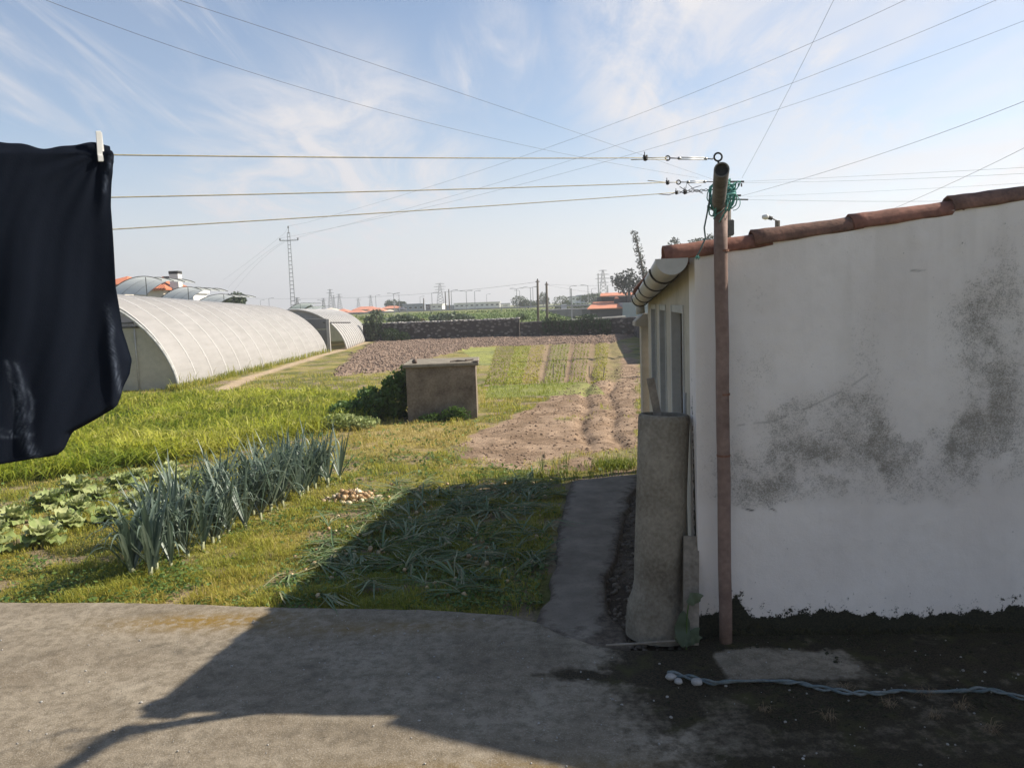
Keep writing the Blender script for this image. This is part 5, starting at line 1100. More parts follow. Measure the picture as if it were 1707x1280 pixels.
# crop beds
n = 20000; Yc = 20.3 + 18.5 * RNG.random(n) ** 1.3; uc = RNG.random(n); Xc = -.74 + uc * (3.15 + 2.45 * (Yc - 20) / 18.5); dens = np.select([uc < .17, uc < .31, uc < .44, uc < .50, uc < .655, uc < .70, uc < .84, uc < .88], [.55, .95, .45, .08, .65, .03, .40, .03], .55)
rowm = .5 + .5 * np.cos(uc * 2 * np.pi * 34); k = (RNG.random(n) < dens * np.where((uc > .5) & (uc < .84), rowm * 1.4, 1) * (.45 + .9 * (fbm(Xc * 1.6, Yc * .8, 72) - .2))); Xc, Yc, uc = Xc[k], Yc[k], uc[k]; n = len(Xc)
vcc = np.select([uc < .17, uc < .31, uc < .44, uc < .655, uc < .84], [.35, .42, .6, .25, .3], .5) + RNG.uniform(-.15, .25, n)
tag(blades('seedlings', np.stack([Xc, Yc, gh(Xc, Yc)], 1), RNG.uniform(.02, .07, n), RNG.uniform(.015, .04, n), RNG.uniform(.3, 1.1, n), M['grass'], vcc), 'young crop seedlings and thin grass in the long beds', 'seedlings', kind='stuff')
# marker stakes across the beds
for i, px in enumerate((922, 942, 982, 1006)):
    p = G(px, 626, 0); h_ = [.34, .30, .26, .22][i]; mb = MB(); mb.tube([(p.x, p.y, -.05), (p.x + [.02, -.01, .01, .03][i], p.y, h_)], .014, 6)
    tag(mb.build('marker_stake', M['oldwood'], org=(p.x, p.y, 0)), ['tallest thin marker stake, left end of the row across the beds', 'second thin marker stake from the left across the beds', 'third thin marker stake, left of the tyre tracks', 'shortest marker stake, next to the tyre tracks'][i], 'stake', 'marker stakes across the crop beds')
# ploughed clods
n = 34000; Yd = 24.5 + 26 * RNG.random(n); Xd = RNG.uniform(-9, 7.4, n); k = inpoly(Xd + .35 * (vn(Xd * 1.3, Yd * 1.3, 8) - .5) * 2, Yd, CLOD) & (np.abs(Xd - np.interp(Yd, [20, 22, 25.5, 35, 47], [-7.6, -8.1, -8.55, -8.85, -9.1])) > .35); Xd, Yd = Xd[k], Yd[k]
scatter_rocks('soil_clods', np.stack([Xd, Yd, gh(Xd, Yd) + .005], 1), .034, simple('clod_soil', (.16, .11, .08), (.32, .235, .175), 1.5, .97, .3), 'broken brown clods of the ploughed strip', 'soil', 7, .75)
n = 5000; Yd = RNG.uniform(9.3, 24, n); Xd = RNG.uniform(-1.2, 4.2, n); k = inpoly(Xd, Yd, SOIL); Xd, Yd = Xd[k], Yd[k]
scatter_rocks('soil_crumbs', np.stack([Xd, Yd, gh(Xd, Yd)], 1), .018, simple('crumb_soil', (.15, .10, .066), (.27, .19, .13), 2, .97, .3), 'soil crumbs on the bare earth patch', 'soil', 9, .6)

# ------------------------------------------------------------------ beyond the walls
def gz(x, y): return float(gh(x, y))
# embankment growth: cane rows and bushes
n = 26000; Xb = RNG.uniform(-34, 10, n); Yb = 54 + 46 * RNG.random(n); k = (Xb / Yb > -.21) & (Xb / Yb < .12) & (RNG.random(n) < .15 + .85 * sst(.42, .6, fbm(Xb * .10, Yb * .22, 81))); Xb, Yb = Xb[k], Yb[k]; n = len(Xb)
clb = fbm(Xb * .12, Yb * .3, 82)
tag(blades('bank_growth', np.stack([Xb, Yb, gh(Xb, Yb) - .03], 1), RNG.uniform(.12, .40, n) * (.4 + clb), RNG.uniform(.06, .16, n), RNG.uniform(.1, .8, n), M['cane'], .1 + 1.1 * (clb - .2) + .3 * RNG.random(n)), 'rough green growth covering the motorway embankment', 'scrub', kind='stuff')
def bush(px, py, d, rx_, rz_, matl, label, seed, n=500, leaf=None, cat='bush', trunk=0):
    p = P(px, py, d); r = empty('tree' if cat == 'tree' else 'bush', (p.x, d, p.z - rz_), label, cat)
    lst = [((p.x, d, p.z), (rx_, rx_ * .7, rz_), n, leaf or rx_ * .10, seed, .4, (0, 1)), ((p.x + rx_ * .5, d, p.z - rz_ * .3), (rx_ * .6, rx_ * .5, rz_ * .6), n // 2, leaf or rx_ * .10, seed + 1, .4, (.2, 1))]
    clouds('crown', lst, matl, r)
    zb = min(gz(p.x, d), p.z - rz_) - .2; mb = MB(); mb.tube([(p.x, d, zb), (p.x + .1 * rx_, d, p.z), (p.x + .15 * rx_, d, p.z + rz_ * .5)], [rx_ * .08, rx_ * .06, rx_ * .02], 6); mb.build('trunk', M['bark'], r, smooth=True)
    return r
bush(672, 533, 62, 1.4, .35, M['greyleaf'], 'low grey-green scrub behind the left end of the stone wall', 301)
bush(690, 535, 64, .9, .22, M['straw'], 'brownish dry bush just beyond the stone wall', 303)
bush(748, 530, 66, 2.0, .4, M['greyleaf'], 'grey-green scrub behind the middle of the stone wall', 305)
bush(868, 528, 60, .5, .30, M['darkleaf'], 'small dark bush behind the step between the two stone walls', 307, 300)
bush(866, 503, 150, 1.7, 1.3, M['greyleaf'], 'low grey tree by the motorway, left of the two wooden poles', 309, 500, .16, 'tree')
bush(880, 506, 150, 1.8, .8, M['greyleaf'], 'rounded grey bush by the motorway beside the low grey tree', 311, 400, .16)
bush(936, 503, 130, 1.6, 1.1, M['greyleaf'], 'feathery grey tree right of the two wooden poles', 313, 600, .12, 'tree')
bush(905, 497, 190, 1.5, 1.5, M['darkleaf'], 'dark round tree standing between the two wooden poles', 315, 500, .16, 'tree')
bush(990, 497, 170, 3.6, 1.1, M['darkleaf'], 'spreading dark tree behind the orange-roofed building', 317, 700, .25, 'tree')
bush(955, 512, 105, 3.0, .5, M['greyleaf'], 'wide scrub patch left of the orange-roofed building', 319, 800, .14)
for i, (a, b_, d, w, h_) in enumerate(((660, 507, 200, 2.0, 1.3), (670, 508, 200, 1.3, .9), (508, 513, 150, 1.6, .8), (648, 508, 210, 1.2, 1.1))):
    bush(a, b_, d, w, h_, M['darkleaf'], ['dark tree above the orange roofs, nearest the blue-grey building', 'small dark tree touching the blue-grey building', 'dark trees seen over the smaller greenhouse', 'dark tree among the left orange roofs'][i], 331 + 3 * i, 400, .22, 'tree')
def broad(name, crowns, trunk, matl, org, label):
    r = empty(name, org, label, 'tree'); clouds('crown', crowns, matl, r); mb = MB(); [mb.tube(a, b_, 7) for a, b_ in trunk]; mb.build('trunk', M['bark'], r, smooth=True); return r
# eucalyptus group beyond the shed
M['euc'] = leafmat('eucalyptus_leaf', [(0.0, (.03, .04, .03)), (0.6, (.065, .08, .06)), (1.0, (.13, .15, .11))], .25)
D = 80
def cr(px, py, rpx, rpy, n, seed, sz=.16): p = P(px, py, D); k = D / FPX; return ((p.x, D, p.z), (rpx * k * 1.08, rpx * k * .8, rpy * k * 1.08), int(n * .62), sz * .85, seed, .15, (0, 1))
lst = [cr(1060, 398, 7, 12, 160, 1, .13), cr(1064, 418, 8, 12, 200, 2, .13), cr(1068, 438, 8, 12, 240, 3, .14), cr(1073, 455, 9, 12, 240, 4, .14), cr(1056, 387, 6, 4, 60, 5, .12)]
pp = [P(a, b_, D) for a, b_ in ((1082, 540), (1078, 500), (1074, 465), (1068, 435), (1062, 405), (1058, 385))]
broad('eucalyptus', lst, [(pp, [.22, .2, .16, .11, .07, .03]), ([pp[3], P(1075, 425, D)], [.05, .02]), ([pp[4], P(1053, 392, D)], [.04, .02])], M['euc'], (pp[0].x, D, 0), 'tall thin leaning eucalyptus rising left of the shed roof')
lst = [cr(1030, 468, 13, 13, 420, 11), cr(1048, 462, 14, 14, 480, 12), cr(1042, 478, 20, 12, 600, 13), cr(1064, 476, 14, 14, 500, 14), cr(1075, 482, 14, 14, 400, 15), cr(1088, 490, 16, 16, 400, 18)]
broad('eucalyptus', lst, [([P(1050, 540, D), P(1049, 500, D), P(1048, 470, D)], [.28, .2, .08]), ([P(1049, 500, D), P(1032, 475, D)], [.12, .04]), ([P(1049, 498, D), P(1066, 478, D)], [.12, .04])], M['euc'], (P(1050, 540, D).x, D, 0), 'broad dark eucalyptus clump above the orange-roofed building')
lst = [cr(1125, 402, 8, 7, 170, 21, .12), cr(1133, 410, 8, 5, 110, 22, .12), cr(1116, 408, 5, 5, 70, 23, .12)]
broad('eucalyptus', lst, [([P(1124, 500, D), P(1124, 440, D), P(1125, 400, D)], [.2, .12, .05])], M['euc'], (P(1124, 500, D).x, D, 0), 'round eucalyptus top peeping over the left end of the shed roof')
lst = [cr(1162, 404, 14, 7, 420, 25, .13), cr(1178, 403, 8, 7, 240, 26, .13), cr(1185, 396, 7, 7, 160, 27, .13)]
broad('eucalyptus', lst, [([P(1165, 500, D), P(1165, 440, D), P(1165, 405, D)], [.2, .14, .06])], M['euc'], (P(1165, 500, D).x, D, 0), 'eucalyptus crown showing over the shed roof beside the clothesline pole')

# buildings
M['wwhite'] = simple('white_render', (.60, .59, .56), (.70, .69, .66), 1, .85, 0); M['wgrey'] = simple('blue_grey_render', (.24, .27, .31), (.30, .33, .36), .5, .8, 0)
M['wcream'] = simple('cream_render', (.55, .48, .38), (.64, .57, .46), 1, .85, 0); M['pane'] = simple('dark_window', (.02, .025, .03), (.05, .055, .06), 3, .2, 0); M['wdark'] = simple('dark_cladding', (.035, .035, .045), (.06, .06, .07), 3, .7, 0)
m, t, b = mat('orange_tiles'); q = NT(t); wv = q.n('ShaderNodeTexWave', bands_direction='X'); wv.inputs['Scale'].default_value = 1.6; t.links.new(q.co(), wv.inputs[0]); q.put(b.inputs['Base Color'], q.mix(q.math('MULTIPLY', wv.outputs[0], .8), (.60, .20, .095), (.34, .09, .045))); q.put(b.inputs['Base Color'], q.mix(q.noise(2, 4), q.mix(wv.outputs[0], (.42, .12, .06), (.62, .22, .11)), (.52, .19, .10))); q.bump(wv.outputs[0], .8, .05, b); b.inputs['Roughness'].default_value = .85; M['otile'] = m
M['oroof'] = simple('orange_roof', (.50, .19, .11), (.62, .27, .17), 1.2, .85, .2)
def house(x0, x1, y0, y1, z0, z1, zr, wallm, roofm, label, cat='house', name='house', hip=.8, wins=3, group=None, ov=.3, gable=False, seedw=0):
    r = empty(name, ((x0 + x1) / 2, y0, z0), label, cat, group); mb = MB(); mb.box(x0, x1, y0, y1, z0 - .6, z1); mb.build('wall', wallm, r)
    if zr > z1:
        xm0, xm1 = (x0 - ov, x1 + ov) if gable else (x0 + hip * (y1 - y0) / 2, x1 - hip * (y1 - y0) / 2)
        if xm0 > xm1: xm0 = xm1 = (x0 + x1) / 2
        ym = (y0 + y1) / 2; V = [(x0 - ov, y0 - ov, z1), (x1 + ov, y0 - ov, z1), (x1 + ov, y1 + ov, z1), (x0 - ov, y1 + ov, z1), (xm0, ym, zr), (xm1, ym, zr)]; V += [(v[0], v[1], v[2] - .14) for v in V[:4]]
        mb = MB(); mb.add(V, [(0, 1, 5, 4), (1, 2, 5), (2, 3, 4, 5), (3, 0, 4), (6, 9, 8, 7), (0, 6, 7, 1), (1, 7, 8, 2), (2, 8, 9, 3), (3, 9, 6, 0)]); mb.build('roof', roofm, r)
    else:
        mb = MB(); mb.bevbox(x0 - .15, x1 + .15, y0 - .15, y1 + .15, z1 + .002, z1 + .25, .03); mb.build('roof', roofm, r)
    w_ = (x1 - x0) / max(wins, 1)
    for i in range(wins):
        cx = x0 + w_ * (i + .5); ww = min(.7, w_ * .3); hz_ = z0 + (z1 - z0) * .42; mb = MB(); mb.box(cx - ww, cx + ww, y0 - .04, y0 + .02, hz_, hz_ + (z1 - z0) * .36); wo = mb.build('window', M['wwhite'], r)
        mb = MB(); mb.box(cx - ww * .85, cx + ww * .85, y0 - .06, y0 - .041, hz_ + .08, hz_ + (z1 - z0) * .36 - .08); mb.build('pane', M['pane'], wo)
    return r
def hp(px0, px1, pyt, d): a = P(px0, pyt, d); b_ = P(px1, pyt, d); return a.x, b_.x, (a.z + b_.z) / 2
# the near house with chimneys behind the greenhouse
DH = 58; xa, xb, ze = hp(214, 312, 486, DH); hz_ = 3.35
h1 = house(P(222, 480, DH).x, P(322, 480, DH + 5.5).x, DH, DH + 5, 0, P(230, 482, DH).z, P(262, 462, DH + 2.5).z, M['wcream'], M['otile'], 'house with an orange tiled hip roof and tall white chimney behind the greenhouse', hip=.85, wins=3)
mb = MB(); p = P(293, 473, DH + 1.2); zt = P(293, 452, DH + 1.2).z; mb.bevbox(p.x - .33, p.x + .33, DH + .9, DH + 1.6, 3.2, zt - .22, .02); ch = mb.build('chimney', M['wwhite'], h1); mb = MB(); mb.bevbox(p.x - .35, p.x + .35, DH + .88, DH + 1.62, zt - .219, zt, .02); mb.build('chimney_cap', M['dark'], ch)
mb = MB(); p = P(281, 473, DH + 3.4); zt = P(281, 461, DH + 3.4).z; mb.bevbox(p.x - .28, p.x + .28, DH + 3.1, DH + 3.8, 3.2, zt - .24, .02); ch = mb.build('chimney', M['wwhite'], h1); mb = MB(); mb.bevbox(p.x - .32, p.x + .32, DH + 3.05, DH + 3.85, zt - .239, zt, .02); mb.build('chimney_cap', M['dark'], ch)
house(P(160, 470, 62).x, P(206, 470, 62).x, 62, 68, 0, P(200, 474, 62).z, P(200, 461, 65).z, M['wcream'], M['otile'], 'orange-roofed house mostly hidden behind the navy cloth', wins=1, hip=.5)
house(P(301, 490, 55).x, P(322, 490, 55).x, 55, 57.5, 0, P(310, 490, 55).z, 0, M['wwhite'], M['wwhite'], 'small white flat-topped annex below the chimney house', 'house', wins=1)
far_h = [(408, 440, 517, 511, 170, 'otile', 'wcream', 'low orange-roofed house showing over the far part of the long greenhouse'), (538, 556, 517, 513, 175, 'wcream', 'wcream', 'cream gabled house left of the orange roof row'), (557, 578, 520, 515, 170, 'oroof', 'wgrey', 'leftmost orange roof of the row of distant houses'), (574, 606, 522, 517, 160, 'oroof', 'wgrey', 'grey-walled house with an orange roof in front of the row'), (589, 626, 516, 511, 185, 'oroof', 'wwhite', 'wide orange-roofed house behind the grey-walled one'),
 (612, 638, 518, 513, 178, 'oroof', 'wcream', 'orange-roofed house above the leafy shrub'), (636, 665, 514, 510, 190, 'oroof', 'wcream', 'long pale orange roof right of the leafy shrub'), (640, 652, 520, 516, 165, 'wcream', 'wcream', 'small white shed roof below the long pale orange roof'), (664, 671, 516, 511, 180, 'wdark', 'wdark', 'dark block at the right end of the distant houses')]
for (a, c, pe, pr_, d, rm, wm_, lb) in far_h:
    x0, x1, zz0 = hp(a, c, pe, d); zr = P((a + c) / 2, pr_, d).z; g0_ = gz((x0 + x1) / 2, d); house(x0, x1, d, d + 6, min(g0_, zz0 - 2.5), zz0, zr, M[wm_], M[rm], lb, wins=2, hip=.4, group='distant houses by the motorway')
for (a, c, pt_, pb_, d, wm_, rm, lb, w_) in ((671, 706, 508, 520, 190, 'wgrey', 'wgrey', 'blue-grey flat-roofed factory building', 4), (705, 716, 509, 519, 195, 'wdark', 'wdark', 'dark grey block between the blue-grey and the white building', 1), (718, 737, 508, 516, 185, 'wwhite', 'wwhite', 'bright white cube-shaped building', 2), (738, 757, 510, 516, 205, 'wgrey', 'wwhite', 'low grey building right of the white cube', 2), (757, 833, 505.5, 514, 200, 'wwhite', 'wwhite', 'long white industrial hall with small dark windows', 9), (953, 965, 495, 502, 230, 'wwhite', 'wgrey', 'small white block far right of the wooden poles', 2), (966, 978, 493, 502, 230, 'wgrey', 'wgrey', 'pale grey block next to the small white one', 1), (835, 850, 507, 513, 210, 'wwhite', 'wgrey', 'low white shed at the right end of the long hall', 1)):
    x0, x1, zt = hp(a, c, pt_, d); zb = P((a + c) / 2, pb_, d).z; house(x0, x1, d, d + 12, min(zb, 2.2), zt, 0, M[wm_], M[rm], lb, 'building', 'industrial_building', wins=w_)
# orange-roofed building on the right
D = 76; r = empty('farm_building', (P(1020, 520, D).x, D, 0), 'low building with two orange roof levels, dark cladding and a blue-grey side wall', 'building')
def bp(px, py, d=D): return P(px, py, d)
xl, xm, xr = bp(984, 520).x, bp(1037, 520).x, bp(1081, 520).x; zb = -.25
mb = MB(); mb.box(xl, xm, D, D + 9, zb, bp(1000, 515).z); mb.build('wall', M['wdark'], r)
mb = MB(); mb.box(xm + .01, xr, D - .3, D + 9.2, zb, bp(1050, 504.5).z); mb.build('side_wall', M['wgrey'], r); mb = MB(); mb.box(xr + .01, xr + .9, D + .2, D + 9, zb, bp(1050, 501).z); mb.build('end_wall', M['wwhite'], r)
mb = MB(); z0 = bp(1000, 515.5).z; z1 = bp(1000, 504).z; mb.add([(xl - .35, D - .4, z0), (xm, D - .4, z0), (xm, D + 5, z1), (xl + .9, D + 5, z1), (xl - .35, D - .4, z0 + .08), (xm, D - .4, z0 + .08), (xm, D + 5, z1 + .08), (xl + .9, D + 5, z1 + .08)], [(3, 2, 1, 0), (4, 5, 6, 7), (0, 1, 5, 4), (1, 2, 6, 5), (2, 3, 7, 6), (3, 0, 4, 7)]); mb.build('lower_roof', M['oroof'], r)
x2, x3 = bp(1003, 500, D + 5).x, bp(1062, 500, D + 5).x; zu0 = bp(1020, 494.5, D + 5).z; zu1 = bp(1020, 489.5, D + 8).z
mb = MB(); mb.box(x2, x3, D + 5.05, D + 9.5, 0, zu0 - .01); mb.build('upper_wall', M['wdark'], r)
mb = MB(); mb.add([(x2 - .2, D + 4.7, zu0), (x3 + .2, D + 4.7, zu0), (x3 + .2, D + 9, zu1), (x2 + .4, D + 9, zu1), (x2 - .2, D + 4.7, zu0 + .1), (x3 + .2, D + 4.7, zu0 + .1), (x3 + .2, D + 9, zu1 + .1), (x2 + .4, D + 9, zu1 + .1)], [(3, 2, 1, 0), (4, 5, 6, 7), (0, 1, 5, 4), (1, 2, 6, 5), (2, 3, 7, 6), (3, 0, 4, 7)]); mb.build('upper_roof', M['oroof'], r)
mb = MB(); p = bp(1028, 505, D + 3); mb.bevbox(p.x - .22, p.x + .22, D + 2.8, D + 3.3, .6, bp(1028, 498, D + 3).z, .02); ch = mb.build('chimney', M['wdark'], r); zc = bp(1028, 498, D + 3).z; mb = MB(); mb.lathe([(0, .22), (.12, .2), (.34, .02), (.34, 0), (0, 0)], 4, Matrix.Translation((p.x, D + 3.05, zc)) @ Matrix.Rotation(.785, 4, 'Z')); mb.build('chimney_cap', M['oroof'], ch)
o = stonewall('low_wall', (bp(955, 530, 70).x, 70, 0), (bp(1043, 527, 72).x, 72, 0), .50, .62, .2, '', 0, simple('cement_wall', (.22, .21, .20), (.30, .29, .27), 1.5), 20); tag(o, 'low grey cement wall in front of the orange-roofed building', 'wall')

# poles, lamps, pylons, wires
M['woodpole'] = simple('pole_wood', (.085, .07, .055), (.17, .145, .115), 3, .9, .2); M['lampgrey'] = simple('lamp_grey', (.22, .22, .23), (.32, .32, .33), 3, .5, 0); M['pylon'] = simple('pylon_steel', (.17, .175, .18), (.25, .255, .26), 2, .5, 0, metal=.2)
for i, (px, pt_, pb_, d, w) in enumerate(((896, 467, 536, 62, .11), (911, 472, 534, 66, .12))):
    a, c = P(px, pt_, d), P(px + 1, pb_, d); r = empty('utility_pole', (c.x, d, 0), ['slim left pole of the two wooden poles beyond the stone wall', 'thicker right pole of the two wooden poles beyond the stone wall'][i], 'pole', 'wooden poles beyond the stone wall')
    mb = MB(); mb.tube([(c.x, d, -.2), a], [w * 1.1, w * .75], 10); mb.build('shaft', M['woodpole'], r, smooth=True); mb = MB(); mb.tube([a + Vector((-.16, 0, -.12)), a + Vector((.16, 0, -.12))], .035, 6); mb.lathe([(0, .09), (.04, .08), (.05, 0), (.03, -.03), (0, -.03)], 8, Matrix.Translation(a + Vector((0, 0, .02)))); mb.build('fitting', M['dark'], r)
def lamp(px, pyt, d, label, arm=1, two=False):
    a = P(px, pyt, d); zb = gz(a.x, d) - .1; r = empty('street_lamp', (a.x, d, zb), label, 'lamp', 'street lamps along the motorway'); mb = MB(); mb.tube([(a.x, d, zb), (a.x, d, a.z)], [.075, .05], 6); mb.build('mast', M['lampgrey'], r)
    for s in ((-1, 1) if two else (arm,)):
        mb = MB(); mb.tube([a, a + Vector((s * .5, 0, .12)), a + Vector((s * .7, 0, .16))], .035, 5); mb.build('arm', M['lampgrey'], r); mb = MB(); mb.bevbox(-.28, .28, -.12, .12, -.05, .05, .03, Matrix.Translation(a + Vector((s * .95, 0, .14)))); mb.build('lamp_head', M['lampgrey'], r)
LP = [(626, 492, 200, 1), (656, 489, 150, 2), (665, 490, 155, -1), (719.6, 488, 150, 1), (752, 484, 140, 1), (777, 485, 150, 2), (791, 485, 150, 1), (861, 481, 140, 2), (866, 484, 170, -1), (884, 479, 135, 2), (888, 478, 160, 1), (950, 477, 140, 1), (980, 475.5, 130, -1), (986, 481, 190, 1), (448, 497, 190, 1), (537, 500, 200, -1), (434, 500, 230, 1), (700, 494, 210, 1), (811, 490, 230, 1), (1000, 490, 260, 1)]
nm = ['over the orange roofs', 'with twin heads left of the factory', 'just right of the twin-headed one by the factory', 'between the factory and the white cube', 'above the low grey building', 'with twin heads over the left of the white hall', 'over the middle of the white hall', 'with twin heads over the low grey tree', 'behind the low grey tree', 'with twin heads left of the wooden poles', 'nearest the left wooden pole', 'over the feathery grey tree', 'left of the orange-roofed building', 'far off behind the orange-roofed building', 'right over the long greenhouse', 'behind the smaller greenhouse', 'faint beyond the long greenhouse', 'faint over the blue-grey factory', 'faint over the right end of the white hall', 'faintest, beside the thin mast']
for (a, b_, d, s_), n_ in zip(LP, nm): lamp(a, b_ + 1, d, 'tall grey street lamp ' + n_, s_ if abs(s_) == 1 else 1, s_ == 2)
def strut(mb, a, b_, r): mb.tube([a, b_], r, 4, cap=False)
def pylon(px, pyt, d, wb, label, arms=((.97, .45), (.86, .6), (.75, .5)), mem=.10, name='pylon'):
    mem *= .55; wb *= .62
    a = P(px, pyt, d); zb = gz(a.x, d) - .2; H = a.z - zb; r = empty(name, (a.x, d, zb), label, 'pylon', 'lattice pylons on the horizon'); mb = MB()
    def w(f): return wb * (1 - f) ** 1.1 * .5 + wb * .07
    n = 9
    for sx_, sy in ((-1, -1), (1, -1), (1, 1), (-1, 1)): strut(mb, Vector((a.x + sx_ * w(0), d + sy * w(0), zb)), Vector((a.x + sx_ * w(1), d + sy * w(1), a.z)), mem)
    for k in range(n):
        f0, f1 = k / n, (k + 1) / n
        for sy in (-1, 1): strut(mb, Vector((a.x - w(f0), d + sy * w(f0), zb + H * f0)), Vector((a.x + w(f1), d + sy * w(f1), zb + H * f1)), mem * .7); strut(mb, Vector((a.x + w(f0), d + sy * w(f0), zb + H * f0)), Vector((a.x - w(f1), d + sy * w(f1), zb + H * f1)), mem * .7)
    mb.build('lattice', M['pylon'], r)
    for f, l in arms:
        mb = MB(); z_ = zb + H * f; l *= wb * 1.35; mb.tube([(a.x - l, d, z_), (a.x, d, z_ + l * .12), (a.x + l, d, z_)], mem * .9, 4); mb.tube([(a.x - l, d, z_), (a.x + l, d, z_)], mem * .9, 4); mb.build('cross_arm', M['pylon'], r)
pylon(733, 472, 420, 6.5, 'largest distant pylon with three cross arms above the white cube building', mem=.16)
pylon(1005, 450, 330, 6.0, 'tall pylon with stacked cross arms behind the orange-roofed building', ((.98, .35), (.86, .55), (.74, .65), (.62, .5)), .15)
for a, b_, d, wb, lb in ((550, 482, 420, 4.5, 'tallest pylon left of the orange roofs'), (556, 492, 500, 3, 'thin pylon just right of the tallest left one'), (565, 490, 480, 5, 'pylon with a wide arm left of the orange roofs'), (597, 497, 600, 5, 'faint pylon over the orange roofs'), (617.5, 492, 520, 4, 'narrow pylon over the right orange roofs'), (539, 497, 400, 3.5, 'short pylon behind the smaller greenhouse'), (495, 496, 300, 3, 'small pylon right beside the ladder-like mast'), (649, 499, 600, 5, 'faintest pylon above the long pale orange roof')):
    pylon(a, b_, d, wb, lb, ((.97, .4), (.84, .55)), .17)
for a, b_, d, lb in ((742, 486, 170, 'dark slim post right of the large distant pylon'), (748, 482, 170, 'second slim post right of the large distant pylon'), (706, 497, 180, 'short dark post over the blue-grey factory'), (997, 456, 200, 'thin tall mast left of the stacked-arm pylon'), (1013, 476, 260, 'thin mast right of the stacked-arm pylon'), (952, 481, 72, 'pale concrete post before the orange-roofed building')):
    p = P(a, b_, d); zb = gz(p.x, d) - .2; mb = MB(); k = d / 170; mb.tube([(p.x, d, zb), p], [.16 * k if d > 100 else .07, .11 * k if d > 100 else .05], 6); tag(mb.build('mast', M['woodpole'] if 'dark' in lb or 'slim' in lb else M['lampgrey'], org=(p.x, d, zb)), lb, 'mast')
# the ladder-like mast
D = 150; top = P(480.5, 381, D); base = P(490, 520, D); base.z = gz(base.x, D); base.x = top.x - .05
r = empty('power_mast', (top.x, D, base.z), 'slender ladder-like concrete power mast with one cross arm behind the greenhouses', 'pylon')
mb = MB(); H = top.z - base.z
for s in (-1, 1): mb.tube([(top.x + s * .42, D, base.z), (top.x + s * .22, D, top.z - .8)], [.07, .055], 6)
n = 21
for k in range(n + 1): f = k / n; w = .42 + (.22 - .42) * f; mb.tube([(top.x - w, D, base.z + (H - .8) * f), (top.x + w, D, base.z + (H - .8) * f)], .055, 5)
mb.tube([(top.x, D, top.z - 1.0), (top.x, D, top.z)], .07, 6); mb.build('lattice', M['pylon'], r)
za = P(480, 401, D).z; mb = MB(); mb.tube([(top.x - 1.75, D, za), (top.x + 1.75, D, za)], .08, 6); mb.build('cross_arm', M['pylon'], r)
tips = []
for dx, z_ in ((-1.7, za), (1.7, za), (0, top.z)):
    mb = MB(); mb.lathe([(0, .0), (.14, .05), (.08, .14), (.17, .22), (.09, .32), (.15, .40), (0, .48)], 8, Matrix.Translation((top.x + dx, D, z_))); mb.build('insulator', M['dark'], r, smooth=True); tips.append(Vector((top.x + dx, D, z_ + .45)))

M['wire'] = simple('wire', (.07, .07, .075), (.11, .11, .115), 1, .6, 0)
def wire(pts, d0, d1, label, rad=.010, end=None, grp='overhead wires', ext=.0):
    """a sagging wire through three pixels, its depth running from d0 to d1"""
    (xa, ya), (xm_, ym_), (xb, yb) = pts; V = []; n = 40
    for k in range(n + 1):
        f = -ext + (1 + ext) * k / n; X_ = xa + (xb - xa) * f
        Yq = ya * (X_ - xm_) * (X_ - xb) / ((xa - xm_) * (xa - xb)) + ym_ * (X_ - xa) * (X_ - xb) / ((xm_ - xa) * (xm_ - xb)) + yb * (X_ - xa) * (X_ - xm_) / ((xb - xa) * (xb - xm_))
        V.append(P(X_, Yq, 1 / (1 / d0 + (1 / d1 - 1 / d0) * f)))
    if end is not None: V[-1] = end
    mb = MB(); mb.tube(V, [rad * .42 * (1 + .012 * v.y) for v in V], 5); o = mb.build('overhead_wire', M['wire'], org=tuple(V[-1])); return tag(o, label, 'wire', grp)
wire([(75, 0), (520, 152), (1165, 297)], 9, 29.5, 'thin wire from the top left corner sagging down to the utility pole', .006, ext=.05)
wire([(297, 0), (700, 133), (1190, 300)], 9, 29.5, 'wire starting right of the top left corner and running to the utility pole', .006, ext=.05)
wire([(1510, 0), (1000, 215), (482, 379)], 26, 150, 'uppermost of the three long power wires crossing to the ladder-like mast', .011, tips[2], ext=.1)
wire([(1662, 0), (1060, 232), (496, 395)], 26, 150, 'middle of the three long power wires crossing to the ladder-like mast', .011, tips[1], ext=.1)
wire([(1720, 30), (1030, 264), (466, 398)], 28, 150, 'lowest of the three long power wires crossing to the ladder-like mast', .011, tips[0], ext=.1)
wire([(1390, 0), (1315, 150), (1237, 297)], 14, 30, 'steep wire dropping from the top edge to the utility pole', .007, ext=.1)
wire([(1715, 166), (1480, 253), (1236, 327)], 12, 30, 'wire rising right from the utility pole, the steepest above the roof', .008, ext=.1)
wire([(1715, 243), (1600, 299), (1480, 352)], 14, 26, 'dark wire slanting down behind the tiled roof edge', .008, ext=.1)
wire([(1715, 279), (1470, 292), (1238, 303)], 16, 30, 'topmost of the nearly level wires right of the utility pole', .005)
wire([(1715, 289), (1470, 300), (1238, 305)], 16, 30, 'second of the nearly level wires right of the utility pole', .005)
wire([(1715, 305), (1480, 318), (1246, 328)], 18, 30, 'third of the nearly level wires right of the utility pole', .004)
wire([(1715, 333), (1480, 336), (1246, 333)], 16, 30, 'lowest nearly level wire right of the utility pole', .006)
for i, (y_, t_) in enumerate(((455, 0), (468, 1), (476, 2))): wire([(372 + 8 * i, y_ + 12), (425, 432 + i * 8 - 4), (478, [386, 400, 402][i])], 420, 150, ['faint uppermost wire leaving the mast to the lower left', 'faint middle wire leaving the mast to the lower left', 'faint lowest wire leaving the mast to the lower left'][i], .012, tips[[2, 0, 1][i]])
